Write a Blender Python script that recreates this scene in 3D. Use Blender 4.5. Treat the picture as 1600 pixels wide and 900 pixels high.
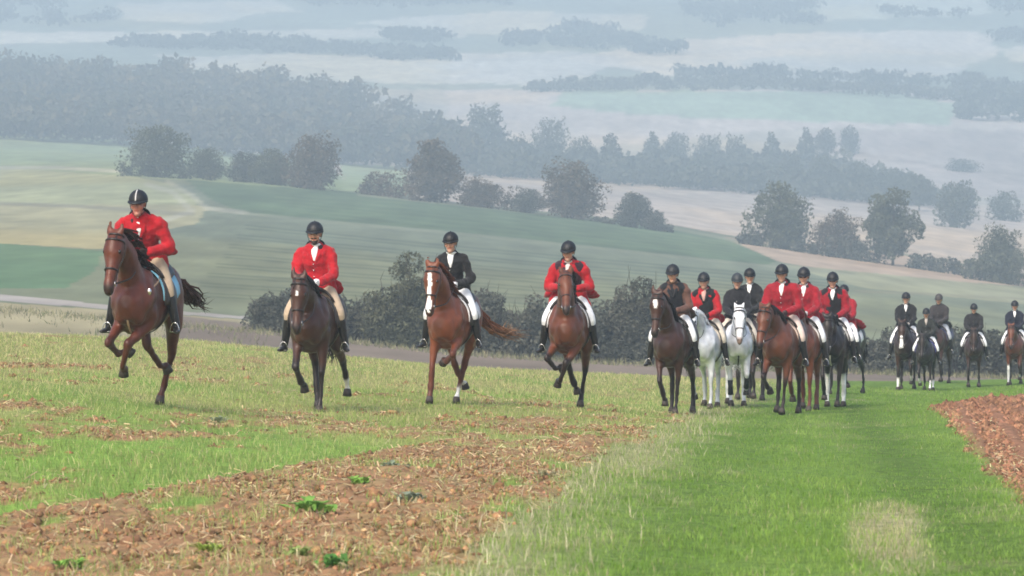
import bpy, math, random
import numpy as np
from mathutils import Vector, Matrix

random.seed(7)
RNG = np.random.default_rng(7)
for o in list(bpy.data.objects):
    bpy.data.objects.remove(o)
SC = bpy.context.scene
COL = SC.collection

# ---------------------------------------------------------------- camera, sky, sun, exposure
F = 6000.0      # focal length in pixels of a 1600 px wide frame (135 mm lens)
HZ = 300.0      # eye level in that frame
cam_d = bpy.data.cameras.new("camera")
cam = bpy.data.objects.new("camera", cam_d)
COL.objects.link(cam)
cam_d.sensor_width = 36.0
cam_d.lens = 36.0 * F / 1600.0
cam_d.clip_start = 0.5
cam_d.clip_end = 9000.0
cam.location = (0, 0, 0)
cam.rotation_euler = (math.radians(90) - math.atan((450 - HZ) / F), 0, 0)
cam_d.dof.use_dof = True
cam_d.dof.focus_distance = 54.0
cam_d.dof.aperture_fstop = 8.0
SC.camera = cam

SUN_EL, SUN_AZ = math.radians(42), math.radians(205)   # azimuth clockwise from +Y: behind the camera, to its left
world = bpy.data.worlds.new("World")
SC.world = world
world.use_nodes = True
wn = world.node_tree
sky = wn.nodes.new("ShaderNodeTexSky")
sky.sky_type = 'NISHITA'
sky.sun_disc = False
sky.sun_elevation = SUN_EL
sky.sun_rotation = SUN_AZ
sky.air_density = 1.0
sky.dust_density = 4.0
sky.ozone_density = 1.0
hs = wn.nodes.new("ShaderNodeHueSaturation")
hs.inputs['Saturation'].default_value = 1.08
bg = wn.nodes["Background"]
bg.inputs[1].default_value = 0.13
wn.links.new(sky.outputs[0], hs.inputs['Color'])
wn.links.new(hs.outputs[0], bg.inputs[0])
sun_d = bpy.data.lights.new("sun", 'SUN')
sun_d.energy = 1.5
sun_d.angle = math.radians(25)
sun_d.color = (1.0, 0.94, 0.85)
sun = bpy.data.objects.new("sun", sun_d)
COL.objects.link(sun)
sd = Vector((math.sin(SUN_AZ) * math.cos(SUN_EL), math.cos(SUN_AZ) * math.cos(SUN_EL), math.sin(SUN_EL)))
sun.rotation_euler = sd.to_track_quat('Z', 'Y').to_euler()
SC.view_settings.view_transform = 'Standard'
SC.view_settings.look = 'None'
SC.view_settings.gamma = 1.0
SC.view_settings.exposure = 1.1
SC.cycles.use_denoising = True
SC.cycles.max_bounces = 5
SC.cycles.volume_bounces = 0
SC.cycles.transparent_max_bounces = 6
SC.cycles.filter_width = 1.7

# ---------------------------------------------------------------- helpers
def A(*v): return np.array(v, dtype=float)
def nrm(v):
    v = np.asarray(v, float)
    return v / (np.linalg.norm(v, axis=-1, keepdims=True) + 1e-12)
def sstep(a, b, x):
    t = np.clip((np.asarray(x, float) - a) / (b - a), 0, 1)
    return t * t * (3 - 2 * t)
def lerp(a, b, t): return a + (b - a) * t

def _hash(i, j, k, seed):
    n = (i.astype(np.int64) * 374761393 + j.astype(np.int64) * 668265263 + k.astype(np.int64) * 2147483647 + seed * 144665) & 0x7fffffff
    n = ((n ^ (n >> 13)) * 1274126177) & 0x7fffffff
    n = (n ^ (n >> 16)) & 0xffff
    return n / 65535.0
def vnoise(x, y, seed=0):
    x = np.asarray(x, float); y = np.asarray(y, float)
    i = np.floor(x); j = np.floor(y)
    u = x - i; v = y - j
    u = u * u * (3 - 2 * u); v = v * v * (3 - 2 * v)
    z = np.zeros_like(i)
    return lerp(lerp(_hash(i, j, z, seed), _hash(i + 1, j, z, seed), u), lerp(_hash(i, j + 1, z, seed), _hash(i + 1, j + 1, z, seed), u), v)
def fbm(x, y, seed=0, oct=4):
    s = 0; a = 0.5; t = 0
    for k in range(oct):
        s = s + a * vnoise(x * 2 ** k, y * 2 ** k, seed + 17 * k); t += a; a *= 0.55
    return s / t

def np_mesh(name, V, faces, mats, col=None, smooth=False, fmat=None):
    """faces: list of int arrays (M,3) or (M,4)"""
    me = bpy.data.meshes.new(name)
    V = np.asarray(V, np.float32)
    me.vertices.add(len(V)); me.vertices.foreach_set("co", V.ravel())
    faces = [np.asarray(f, np.int32) for f in faces if len(f)]
    li = np.concatenate([f.ravel() for f in faces])
    lt = np.concatenate([np.full(len(f), f.shape[1], np.int32) for f in faces])
    ls = np.concatenate([[0], np.cumsum(lt)[:-1]]).astype(np.int32)
    me.loops.add(len(li)); me.loops.foreach_set("vertex_index", li)
    me.polygons.add(len(lt)); me.polygons.foreach_set("loop_start", ls)
    try: me.polygons.foreach_set("loop_total", lt)
    except Exception: pass
    me.update(calc_edges=True)
    if smooth: me.polygons.foreach_set("use_smooth", np.ones(len(lt), bool))
    if col is not None: set_col(me, col)
    for m in (mats if isinstance(mats, (list, tuple)) else [mats]): me.materials.append(m)
    return me
def set_col(me, col):
    c = np.ones((len(me.vertices), 4), np.float32); c[:, :3] = col
    at = me.color_attributes.new("col", 'FLOAT_COLOR', 'POINT')
    at.data.foreach_set("color", c.ravel())
def link(name, me, parent=None, loc=None):
    o = bpy.data.objects.new(name, me); COL.objects.link(o)
    if parent is not None: o.parent = parent
    if loc is not None: o.location = loc
    return o
def empty(name, loc=(0, 0, 0), rz=0.0, scale=1.0):
    o = bpy.data.objects.new(name, None); COL.objects.link(o)
    o.empty_display_size = 0.3
    o.location = loc; o.rotation_euler = (0, 0, rz); o.scale = (scale,) * 3
    return o
def tag(o, label=None, cat=None, group=None, kind=None):
    if label: o["label"] = label
    if cat: o["category"] = cat
    if group: o["group"] = group
    if kind: o["kind"] = kind
    return o

class Geo:
    def __init__(s): s.v = []; s.q = []; s.t = []; s.c = []; s.n = 0
    def add(s, V, Q=None, T=None, c=None):
        V = np.asarray(V, float)
        if Q is not None and len(Q): s.q.append(np.asarray(Q, int) + s.n)
        if T is not None and len(T): s.t.append(np.asarray(T, int) + s.n)
        s.v.append(V); s.n += len(V)
        s.c.append(np.broadcast_to(np.asarray(c if c is not None else (1, 1, 1), float), (len(V), 3)))
    def tube(s, pts, ra, rb=None, ref=(0, 1, 0), n=12, c=None, round_=True):
        pts = np.asarray(pts, float); K = len(pts)
        ra = np.broadcast_to(np.asarray(ra, float), (K,)).copy()
        rb = ra.copy() if rb is None else np.broadcast_to(np.asarray(rb, float), (K,)).copy()
        T = nrm(np.gradient(pts, axis=0)) if K > 2 else np.repeat(nrm(pts[1] - pts[0])[None], 2, 0)
        if round_:
            m0 = min(ra[0], rb[0]); m1 = min(ra[-1], rb[-1])
            pts = np.vstack([pts[0] - T[0] * m0 * .6, pts, pts[-1] + T[-1] * m1 * .6])
            ra = np.concatenate([[ra[0] * .72], ra, [ra[-1] * .72]]); rb = np.concatenate([[rb[0] * .72], rb, [rb[-1] * .72]])
            T = np.vstack([T[0], T, T[-1]]); K += 2
            e0 = pts[0] - T[0] * m0 * .3; e1 = pts[-1] + T[-1] * m1 * .3
        else:
            e0, e1 = pts[0], pts[-1]
        ref = np.broadcast_to(np.asarray(ref, float), (K, 3))
        S = nrm(ref - (ref * T).sum(1, keepdims=True) * T)
        U = np.cross(T, S)
        a = np.arange(n) / n * 2 * math.pi
        ring = pts[:, None] + (ra[:, None] * np.cos(a))[..., None] * S[:, None] + (rb[:, None] * np.sin(a))[..., None] * U[:, None]
        V = np.vstack([ring.reshape(-1, 3), e0, e1])
        k = np.arange(K - 1)[:, None] * n; i = np.arange(n)[None]; j = (i + 1) % n
        Q = np.stack([k + i, k + j, k + n + j, k + n + i], -1).reshape(-1, 4)
        i = np.arange(n); j = (i + 1) % n; b = (K - 1) * n
        Tt = np.vstack([np.stack([np.full(n, K * n), j, i], 1), np.stack([np.full(n, K * n + 1), b + i, b + j], 1)])
        s.add(V, Q, Tt, c)
        return s
    def ell(s, c0, ax, n=12, m=8, c=None, lo=0.0, hi=1.0):
        """ellipsoid: ax = three scaled axis vectors (x, y, z-pole)"""
        ax = np.asarray(ax, float)
        if ax.ndim == 1: ax = np.diag(ax)
        th = np.linspace(lo, hi, m + 1) * math.pi
        a = np.arange(n) / n * 2 * math.pi
        loc = np.stack([np.sin(th)[:, None] * np.cos(a), np.sin(th)[:, None] * np.sin(a), np.repeat(np.cos(th)[:, None], n, 1)], -1).reshape(-1, 3)
        V = np.asarray(c0) + loc @ ax
        k = np.arange(m)[:, None] * n; i = np.arange(n)[None]; j = (i + 1) % n
        Q = np.stack([k + i, k + n + i, k + n + j, k + j], -1).reshape(-1, 4)
        V = np.vstack([V, V[:n].mean(0), V[-n:].mean(0)]); b = m * n
        i = np.arange(n); j = (i + 1) % n
        T = np.vstack([np.stack([np.full(n, len(V) - 2), i, j], 1), np.stack([np.full(n, len(V) - 1), b + j, b + i], 1)])
        s.add(V, Q, T, c)
        return s
    def sheet(s, G, c=None, thick=0.0, loop=False):
        """grid of points (R,C,3) as a sheet; thick>0 gives it a back and rim"""
        G = np.asarray(G, float); R, C = G.shape[:2]
        def grid(off, flip):
            k = np.arange(R - 1)[:, None] * C; i = np.arange(C - 1)[None]
            q = np.stack([k + i, k + i + 1, k + C + i + 1, k + C + i], -1).reshape(-1, 4) + off
            return q[:, ::-1] if flip else q
        if thick == 0:
            s.add(G.reshape(-1, 3), grid(0, False), None, c); return s
        du = np.gradient(G, axis=0); dv = np.gradient(G, axis=1)
        N = nrm(np.cross(dv, du))
        V = np.vstack([(G + N * thick / 2).reshape(-1, 3), (G - N * thick / 2).reshape(-1, 3)])
        idx = np.arange(R * C).reshape(R, C)
        rim = np.concatenate([idx[0, :], idx[1:, -1], idx[-1, -2::-1], idx[-2:0:-1, 0]])
        r2 = np.roll(rim, -1); m = R * C
        s.add(V, np.vstack([grid(0, True), grid(m, False), np.stack([rim, r2, r2 + m, rim + m], 1)]), None, c)
        return s
    def arrays(s):
        return np.vstack(s.v), (np.vstack(s.q) if s.q else np.zeros((0, 4), int)), (np.vstack(s.t) if s.t else np.zeros((0, 3), int))
    def mesh(s, name, mat, smooth=True, color=True):
        V, Q, T = s.arrays()
        return np_mesh(name, V, [Q, T], mat, np.vstack(s.c) if color else None, smooth)
    def fused(s, name, mat, voxel, smooth_it=4, colour=None, relief=None):
        """one continuous surface: voxel union of all the pieces, smoothed"""
        V, Q, T = s.arrays()
        me = np_mesh("tmp", V, [Q, T], mat)
        o = bpy.data.objects.new("tmp", me); COL.objects.link(o)
        r = o.modifiers.new("r", 'REMESH'); r.mode = 'VOXEL'; r.voxel_size = voxel; r.adaptivity = 0
        if smooth_it:
            m = o.modifiers.new("s", 'SMOOTH'); m.factor = 0.5; m.iterations = smooth_it
        dg = bpy.context.evaluated_depsgraph_get()
        ob = o.evaluated_get(dg)
        res = bpy.data.meshes.new_from_object(ob)
        bpy.data.objects.remove(o); bpy.data.meshes.remove(me)
        res.name = name
        res.polygons.foreach_set("use_smooth", np.ones(len(res.polygons), bool))
        for at in list(res.color_attributes): res.color_attributes.remove(at)
        if colour is not None:
            co = np.empty(len(res.vertices) * 3, np.float32); res.vertices.foreach_get("co", co)
            v = co.reshape(-1, 3).astype(float)
            if relief:
                nn = np.empty(len(res.vertices) * 3, np.float32); res.vertices.foreach_get("normal", nn); nn = nn.reshape(-1, 3)
                amp, f1 = relief
                k = vnoise(v[:, 0] * f1 + v[:, 1] * f1 * .9, v[:, 2] * f1 * .8 - v[:, 1] * f1 * .4, 7) + .5 * vnoise(v[:, 0] * f1 * 2.1 - v[:, 1] * f1 * 1.7, v[:, 2] * f1 * 1.9 + v[:, 1] * f1, 9) - .75
                res.vertices.foreach_set("co", (v + nn * (amp * (k + .22))[:, None]).astype(np.float32).ravel()); res.update()
            set_col(res, colour(v))
        if len(res.materials) == 0: res.materials.append(mat)
        return res

def catmull(P, n):
    P = np.asarray(P, float)
    t = np.linspace(0, len(P) - 1, n); i = np.clip(t.astype(int), 0, len(P) - 2); u = (t - i)[:, None]
    g = lambda k: P[np.clip(k, 0, len(P) - 1)]
    p0, p1, p2, p3 = g(i - 1), g(i), g(i + 1), g(i + 2)
    return 0.5 * (2 * p1 + (p2 - p0) * u + (2 * p0 - 5 * p1 + 4 * p2 - p3) * u ** 2 + (3 * p1 - p0 - 3 * p2 + p3) * u ** 3)

# ---------------------------------------------------------------- materials
def material(name, base=None, rough=0.8, spec=0.3, var=0.25, scale=20.0, bump=0.0, bscale=80.0, sheen=0.0, transl=0.0, metal=0.0, coat=0.0, stretch=None):
    m = bpy.data.materials.new(name); m.use_nodes = True
    nt = m.node_tree; N = nt.nodes; L = nt.links
    p = N["Principled BSDF"]
    p.inputs['Roughness'].default_value = rough
    p.inputs['Specular IOR Level'].default_value = spec
    p.inputs['Metallic'].default_value = metal
    if sheen: p.inputs['Sheen Weight'].default_value = sheen
    if coat: p.inputs['Coat Weight'].default_value = coat
    tc = N.new("ShaderNodeTexCoord"); vec = tc.outputs['Object']
    if stretch:
        mp = N.new("ShaderNodeMapping"); mp.inputs['Scale'].default_value = stretch
        L.new(vec, mp.inputs['Vector']); vec = mp.outputs[0]
    nz = N.new("ShaderNodeTexNoise"); nz.inputs['Scale'].default_value = scale; nz.inputs['Detail'].default_value = 5
    L.new(vec, nz.inputs['Vector'])
    mr = N.new("ShaderNodeMapRange"); mr.inputs['From Min'].default_value = 0.3; mr.inputs['From Max'].default_value = 0.7
    mr.inputs['To Min'].default_value = 1 - var; mr.inputs['To Max'].default_value = 1 + var
    L.new(nz.outputs['Fac'], mr.inputs['Value'])
    mul = N.new("ShaderNodeVectorMath"); mul.operation = 'MULTIPLY'
    if base is None:
        at = N.new("ShaderNodeAttribute"); at.attribute_name = "col"
        L.new(at.outputs['Color'], mul.inputs[0])
    else:
        mul.inputs[0].default_value = base
    L.new(mr.outputs[0], mul.inputs[1])
    L.new(mul.outputs[0], p.inputs['Base Color'])
    if bump:
        n2 = N.new("ShaderNodeTexNoise"); n2.inputs['Scale'].default_value = bscale; n2.inputs['Detail'].default_value = 4
        L.new(vec, n2.inputs['Vector'])
        b = N.new("ShaderNodeBump"); b.inputs['Strength'].default_value = bump; b.inputs['Distance'].default_value = 0.02
        L.new(n2.outputs['Fac'], b.inputs['Height']); L.new(b.outputs[0], p.inputs['Normal'])
    if transl:
        t = N.new("ShaderNodeBsdfTranslucent"); L.new(mul.outputs[0], t.inputs['Color'])
        mx = N.new("ShaderNodeMixShader"); mx.inputs[0].default_value = transl
        L.new(p.outputs[0], mx.inputs[1]); L.new(t.outputs[0], mx.inputs[2])
        L.new(mx.outputs[0], N["Material Output"].inputs['Surface'])
    return m

M = dict(
    soil=material("soil", None, 0.95, 0.1, 0.35, 9.0, 0.6, 25.0),
    far_fields=material("far_fields", None, 0.95, 0.05, 0.20, 0.22, 0, 1, stretch=(1.0, 0.22, 1.0)),
    grass=material("grass", None, 0.6, 0.25, 0.2, 3.0, transl=0.45),
    clod=material("clod", None, 0.95, 0.1, 0.35, 30.0, 0.5, 60.0),
    straw=material("straw", None, 0.7, 0.25, 0.2, 5.0, transl=0.25),
    leaf=material("leaf", None, 0.7, 0.15, 0.2, 1.2, transl=0.25),
    bark=material("bark", (0.055, 0.045, 0.037), 0.9, 0.1, 0.3, 6.0, 0.5, 20.0),
    coat=material("horse_coat", None, 0.45, 0.35, 0.28, 6.0, 0.16, 45.0, sheen=0.05),
    hair=material("horse_hair", None, 0.5, 0.35, 0.35, 14.0, 0.3, 90.0),
    hoof=material("hoof_horn", (0.05, 0.04, 0.034), 0.6, 0.3, 0.3, 30.0),
    eye=material("eye", (0.010, 0.008, 0.007), 0.08, 0.6, 0.1),
    leather=material("leather", None, 0.42, 0.4, 0.2, 25.0, 0.15, 120.0),
    cloth=material("cloth", None, 0.85, 0.2, 0.16, 12.0, 0.7, 20.0, sheen=0.15),
    knit=material("breeches_cloth", None, 0.8, 0.2, 0.10, 20.0, 0.25, 30.0),
    skin=material("skin", None, 0.55, 0.35, 0.10, 30.0),
    helmet=material("helmet_shell", None, 0.5, 0.35, 0.15, 40.0, 0.1, 200.0),
    metal=material("steel", (0.55, 0.55, 0.55), 0.25, 0.5, 0.1, metal=1.0),
)

# ---------------------------------------------------------------- terrain
def pw(px, y, d):
    """world point seen at (px, y) of the 1600x900 frame from eye level, d metres out"""
    return np.stack([(np.asarray(px, float) - 800) / F * d, np.broadcast_to(np.asarray(d, float), np.shape(np.asarray(px, float) + d)), -(np.asarray(y, float) - HZ) / F * d], -1)

CTL = A((215, 634, 43.6), (500, 641, 50.5), (700, 632, 55.5), (885, 638, 57), (1055, 648, 63), (1237, 648, 63.5), (1150, 636, 71), (1300, 637, 71),
        (1326, 616, 84), (1430, 610, 97), (1520, 605, 101), (1590, 600, 102), (-300, 900, 22), (0, 900, 22), (800, 900, 20.4), (1600, 900, 20), (2000, 900, 20),
        (800, 750, 31), (200, 722, 32), (1300, 760, 33), (1600, 740, 36), (1600, 640, 63), (2000, 640, 66), (0, 612, 43.6), (0, 560, 60), (-400, 590, 43), (-400, 505, 76),
        (0, 523, 80), (300, 534, 85), (700, 573, 95), (900, 582, 100), (1200, 592, 108), (1600, 593, 115), (2000, 594, 118),
        (-400, 530, 125), (0, 542, 125), (400, 558, 125), (700, 588, 125), (900, 597, 125), (1200, 604, 125), (1600, 606, 125), (2000, 606, 125),
        (-300, 1240, 14), (800, 1130, 14), (1900, 1130, 14), (-300, 2600, 5), (800, 2500, 5), (1900, 2500, 5))
_cx = np.stack([CTL[:, 0] / 300, CTL[:, 2] / 14], 1)
_cz = -(CTL[:, 1] - HZ) / F * CTL[:, 2]
def _tps(r): return np.where(r > 1e-9, r * r * np.log(r + 1e-12), 0)
_n = len(CTL)
_K = _tps(np.linalg.norm(_cx[:, None] - _cx[None], axis=-1)) + np.eye(_n) * 0.02
_P = np.hstack([np.ones((_n, 1)), _cx])
_w = np.linalg.solve(np.block([[_K, _P], [_P.T, np.zeros((3, 3))]]), np.concatenate([_cz, np.zeros(3)]))
def near_z(px, d):
    px = np.clip(np.asarray(px, float), -500, 2100); d = np.asarray(d, float)
    px, d = np.broadcast_arrays(px, d)
    q = np.stack([px / 300, d / 14], -1)
    out = _w[_n] + q @ _w[_n + 1:]
    for k in range(_n):
        out = out + _w[k] * _tps(np.linalg.norm(q - _cx[k], axis=-1))
    return out
def ground_z(x, d): return near_z(800 + np.asarray(x) / d * F, d)

PXN = A(-600, 0, 200, 400, 700, 900, 1200, 1600, 2200)
DN = A(150, 180, 200, 300, 450, 650, 900, 1200, 1500, 1800, 2100, 2600, 2950, 3200)
YT = A((505, 515, 530, 545, 575, 585, 594, 600, 600),
       (470, 480, 498, 515, 549, 563, 577, 590, 592),
       (452, 462, 480, 500, 536, 550, 565, 578, 580),
       (395, 405, 410, 425, 455, 475, 495, 520, 525),
       (325, 335, 340, 350, 375, 395, 425, 470, 480),
       (275, 285, 277, 288, 316, 338, 376, 428, 445),
       (238, 245, 250, 265, 290, 305, 335, 375, 390),
       (205, 213, 225, 243, 268, 280, 299, 330, 345),
       (130, 135, 142, 155, 200, 222, 235, 265, 285),
       (95, 100, 105, 112, 148, 142, 140, 165, 180),
       (62, 66, 68, 72, 84, 88, 96, 110, 120),
       (-4, 0, 0, 2, 2, 2, 4, 6, 10),
       (-42, -38, -38, -36, -36, -36, -34, -32, -30),
       (-38, -34, -34, -32, -32, -32, -30, -28, -26))
def far_z(px, d):
    """1-D arrays px (C), d (R) -> (R, C) heights"""
    cols = np.stack([np.interp(px, PXN, r) for r in YT])                 # (14, C) apparent rows
    z = -(cols - HZ) / F * DN[:, None]
    z0 = near_z(px, np.full_like(px, 125.0))
    zz = np.vstack([z0[None], z]); dd = np.concatenate([[125.0], DN])
    sl = np.gradient(zz, dd, axis=0)
    k = np.clip(np.searchsorted(dd, d, side='right') - 1, 0, len(dd) - 2)
    h = (dd[k + 1] - dd[k])[:, None]; t = ((d - dd[k])[:, None]) / h
    return ((2 * t ** 3 - 3 * t ** 2 + 1) * zz[k] + (t ** 3 - 2 * t ** 2 + t) * h * sl[k] + (-2 * t ** 3 + 3 * t ** 2) * zz[k + 1] + (t ** 3 - t ** 2) * h * sl[k + 1])
def land(px, d):
    px, d = np.broadcast_arrays(np.atleast_1d(np.asarray(px, float)), np.asarray(d, float))
    out = np.empty(px.shape)
    for i in np.ndindex(px.shape):
        out[i] = near_z(px[i], d[i]) if d[i] <= 125 else far_z(np.array([px[i]]), np.array([d[i]]))[0, 0]
    return out

def inpoly(px, y, poly):
    poly = np.asarray(poly, float); r = np.zeros(np.shape(px), bool); j = len(poly) - 1
    for i in range(len(poly)):
        xi, yi = poly[i]; xj, yj = poly[j]
        if yi != yj:
            r ^= ((yi > y) != (yj > y)) & (px < (xj - xi) * (y - yi) / (yj - yi) + xi)
        j = i
    return r

# --- where things grow on the near field; (px, y) are only coordinates along and across it
LANE_L = A((560, 1100), (700, 900), (850, 760), (1020, 672), (1090, 642), (1140, 620), (1190, 600), (1240, 590))   # left edge of the grass lane
LANE_R = A((2100, 1100), (1720, 880), (1600, 772), (1490, 665), (1462, 636), (1560, 622), (1800, 600), (2300, 580))
def edges(y):
    l = np.interp(-y, -LANE_L[:, 1], LANE_L[:, 0]); r = np.interp(-y, -LANE_R[:, 1], LANE_R[:, 0])
    return l, r
def zones(px, y, x, d):
    l, r = edges(y)
    wob = (fbm(x * 0.9, d * 0.35, 5) - 0.5)
    sc = 6000.0 / d
    lane = sstep(-0.18, 0.18, (px - l) / sc + wob * 0.9) * sstep(-0.2, 0.2, (r - px) / sc + wob * 0.5)
    right = (px > (l + r) / 2) & (y > 606)
    left = px < (l + r) / 2
    # share of bare soil on the left field
    n1 = fbm(x * 0.8, d * 0.22, 11); n2 = fbm(x * 2.6, d * 0.9, 23)
    soil = np.interp(y, [500, 560, 600, 640, 652, 662, 684, 694, 720, 750, 800, 850, 950], [.16, .18, .17, .24, .32, .46, .46, .34, .34, .42, .68, .78, .8])
    tri = (y > 688) & (y < 805 - (px / 640) * 108)                       # the green wedge in front
    soil = np.where(tri & left, 0.16 + 0.22 * sstep(260, 20, px), soil)
    low = (y >= 805 - (px / 640) * 108) & (y > 688)
    soil = np.where(low & left, np.maximum(soil, 0.74 - 0.12 * sstep(500, 900, px) * (y < 760)), soil)
    stripe = np.exp(-((y - (573 + 0.0 * px)) / 3.5) ** 2) * (px < 170) * 0.5
    soil = np.clip(soil + stripe + (n1 - 0.5) * 0.75 + (n2 - 0.5) * 1.1, 0, 1)
    soil = np.where(left, soil + .04 * sstep(655, 600, y) * (y < 660), 0.15)
    soil = sstep(0.34, 0.62, soil)
    plough = sstep(0.12, -0.12, (r - px) / sc + wob * 0.5) * right
    return lane, soil, plough
DRY_PATCH = (1390, 832)
def lane_dry(px, y, x, d):
    """pale dry grass: the rank margin on the left of the lane, a bare patch, and odd streaks"""
    l, r = edges(y)
    sc = 6000.0 / d
    u = (px - l) / sc
    n = fbm(x * 1.5, d * 0.5, 31)
    m = sstep(1.15, 0.1, u + (n - 0.5) * 1.4) * sstep(-0.4, 0.1, u) * 0.8
    g = np.exp(-(((px - DRY_PATCH[0]) / 80) ** 2 + ((y - DRY_PATCH[1]) / 58) ** 2) * 1.1)
    m = np.maximum(m, sstep(0.25, 0.8, g + (n - 0.5) * 0.5))
    return np.clip(m + sstep(0.62, 0.8, n) * 0.3, 0, 1)
def lane_track(px, y, d):
    """two wheel lines where the grass is short, dense and darker"""
    l, r = edges(y); w = r - l
    c1 = l + 0.33 * w; c2 = np.interp(-y, [-900, -760, -700, -650, -610], [1560, 1440, 1390, 1340, 1300])
    s = 0.42 * 6000 / d
    return np.maximum(np.exp(-((px - c2) / s) ** 2), 0.5 * np.exp(-((px - c1) / s) ** 2))

SOIL_C = A(0.250, 0.145, 0.074); SOIL_R = A(0.235, 0.122, 0.070); GREEN_C = A(0.15, 0.25, 0.045); STUB_C = A(0.27, 0.23, 0.10)

# ---- near ground sheet
pxs = np.concatenate([np.linspace(-2600, -400, 20)[:-1], np.linspace(-400, 2040, 440), np.linspace(2040, 4200, 20)[1:]])
ds = np.concatenate([np.linspace(5, 14, 12)[:-1], 14 * (125 / 14) ** np.linspace(0, 1, 390)])
PX, D = np.meshgrid(pxs, ds)
Z = near_z(PX, D)
X = (PX - 800) / F * D
Yp = HZ - Z / D * F
lane, soil, plough = zones(PX, Yp, X, D)
rough = np.maximum(soil * (1 - lane), plough)
Z = Z + rough * ((fbm(X * 5, D * 5, 41) - 0.5) * 0.10 + (fbm(X * 16, D * 16, 43) - 0.5) * 0.05) + (fbm(X * 2, D * 2, 47) - 0.5) * 0.05
furrow = plough * 0.05 * np.sin((X * 0.93 - D * 0.10) * 2 * math.pi / 0.45)
Z = Z + furrow
nn = fbm(X * 7, D * 3, 51)[..., None]
green = GREEN_C * (0.75 + 0.5 * fbm(X * 1.7, D * 0.7, 53)[..., None])
yel = sstep(0.35, 0.7, fbm(X * 0.35, D * 0.15, 57) + 0.25 * sstep(640, 560, Yp))[..., None]
green = lerp(green, STUB_C, 0.7 * yel * (1 - lane[..., None]))
c = lerp(green, lerp(SOIL_C, STUB_C, 0.35 * (nn > 0.55)), soil[..., None] * (1 - lane[..., None]))
dry = lane_dry(PX, Yp, X, D)[..., None]
trk = lane_track(PX, Yp, D)[..., None]
c = lerp(c, lerp(GREEN_C * lerp(0.75, 0.55, trk), A(0.30, 0.27, 0.15), dry * 0.8), lane[..., None])
c = lerp(c, SOIL_R * (0.8 + 0.4 * nn), plough[..., None])
behind = sstep(-2, 8, D - np.interp(PX, [0, 300, 700, 900, 1200, 1600], [80, 85, 95, 100, 108, 115]))[..., None]
c = lerp(c, lerp(A(0.19, 0.155, 0.115), A(0.30, 0.265, 0.16), sstep(430, 250, PX)[..., None]) * (0.8 + 0.4 * fbm(X * 1.2, D * 0.3, 59)[..., None]), behind)
R, Cc = PX.shape
def gridq(R, C):
    k = np.arange(R - 1)[:, None] * C; i = np.arange(C - 1)[None]
    return np.stack([k + i, k + i + 1, k + C + i + 1, k + C + i], -1).reshape(-1, 4)
me = np_mesh("ground", np.stack([X, D, Z], -1).reshape(-1, 3), [gridq(R, Cc)], M['soil'], c.reshape(-1, 3), True)
tag(link("ground", me), "bare red brown and green stubble field with a mown grass lane", kind="structure")

# ---- far land: valley floor, fields, rising hills
pxf = np.concatenate([np.linspace(-2600, -500, 24)[:-1], np.linspace(-500, 2100, 400), np.linspace(2100, 4200, 24)[1:]])
df = np.concatenate([np.linspace(125, 205, 50)[:-1], 205 * (1300 / 205) ** np.linspace(0, 1, 280)[:-1], 1300 * (3200 / 1300) ** np.linspace(0, 1, 110)])
Zf = far_z(pxf, df)
PXf, Df = np.meshgrid(pxf, df)
Xf = (PXf - 800) / F * Df
Yf = HZ - Zf / Df * F
n_a = fbm(Xf * 0.02, Df * 0.008, 61)[..., None]; n_b = fbm(Xf * 0.15, Df * 0.03, 67)[..., None]
jit = (fbm(Xf * 0.05, Df * 0.02, 71) - 0.5) * 6 + (fbm(Xf * 0.7, Df * 0.2, 73) - 0.5) * 3
pj, yj = PXf + jit * 2, Yf + jit * 0.5
cf = np.empty(Xf.shape + (3,)); cf[:] = A(0.13, 0.165, 0.085)
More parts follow.
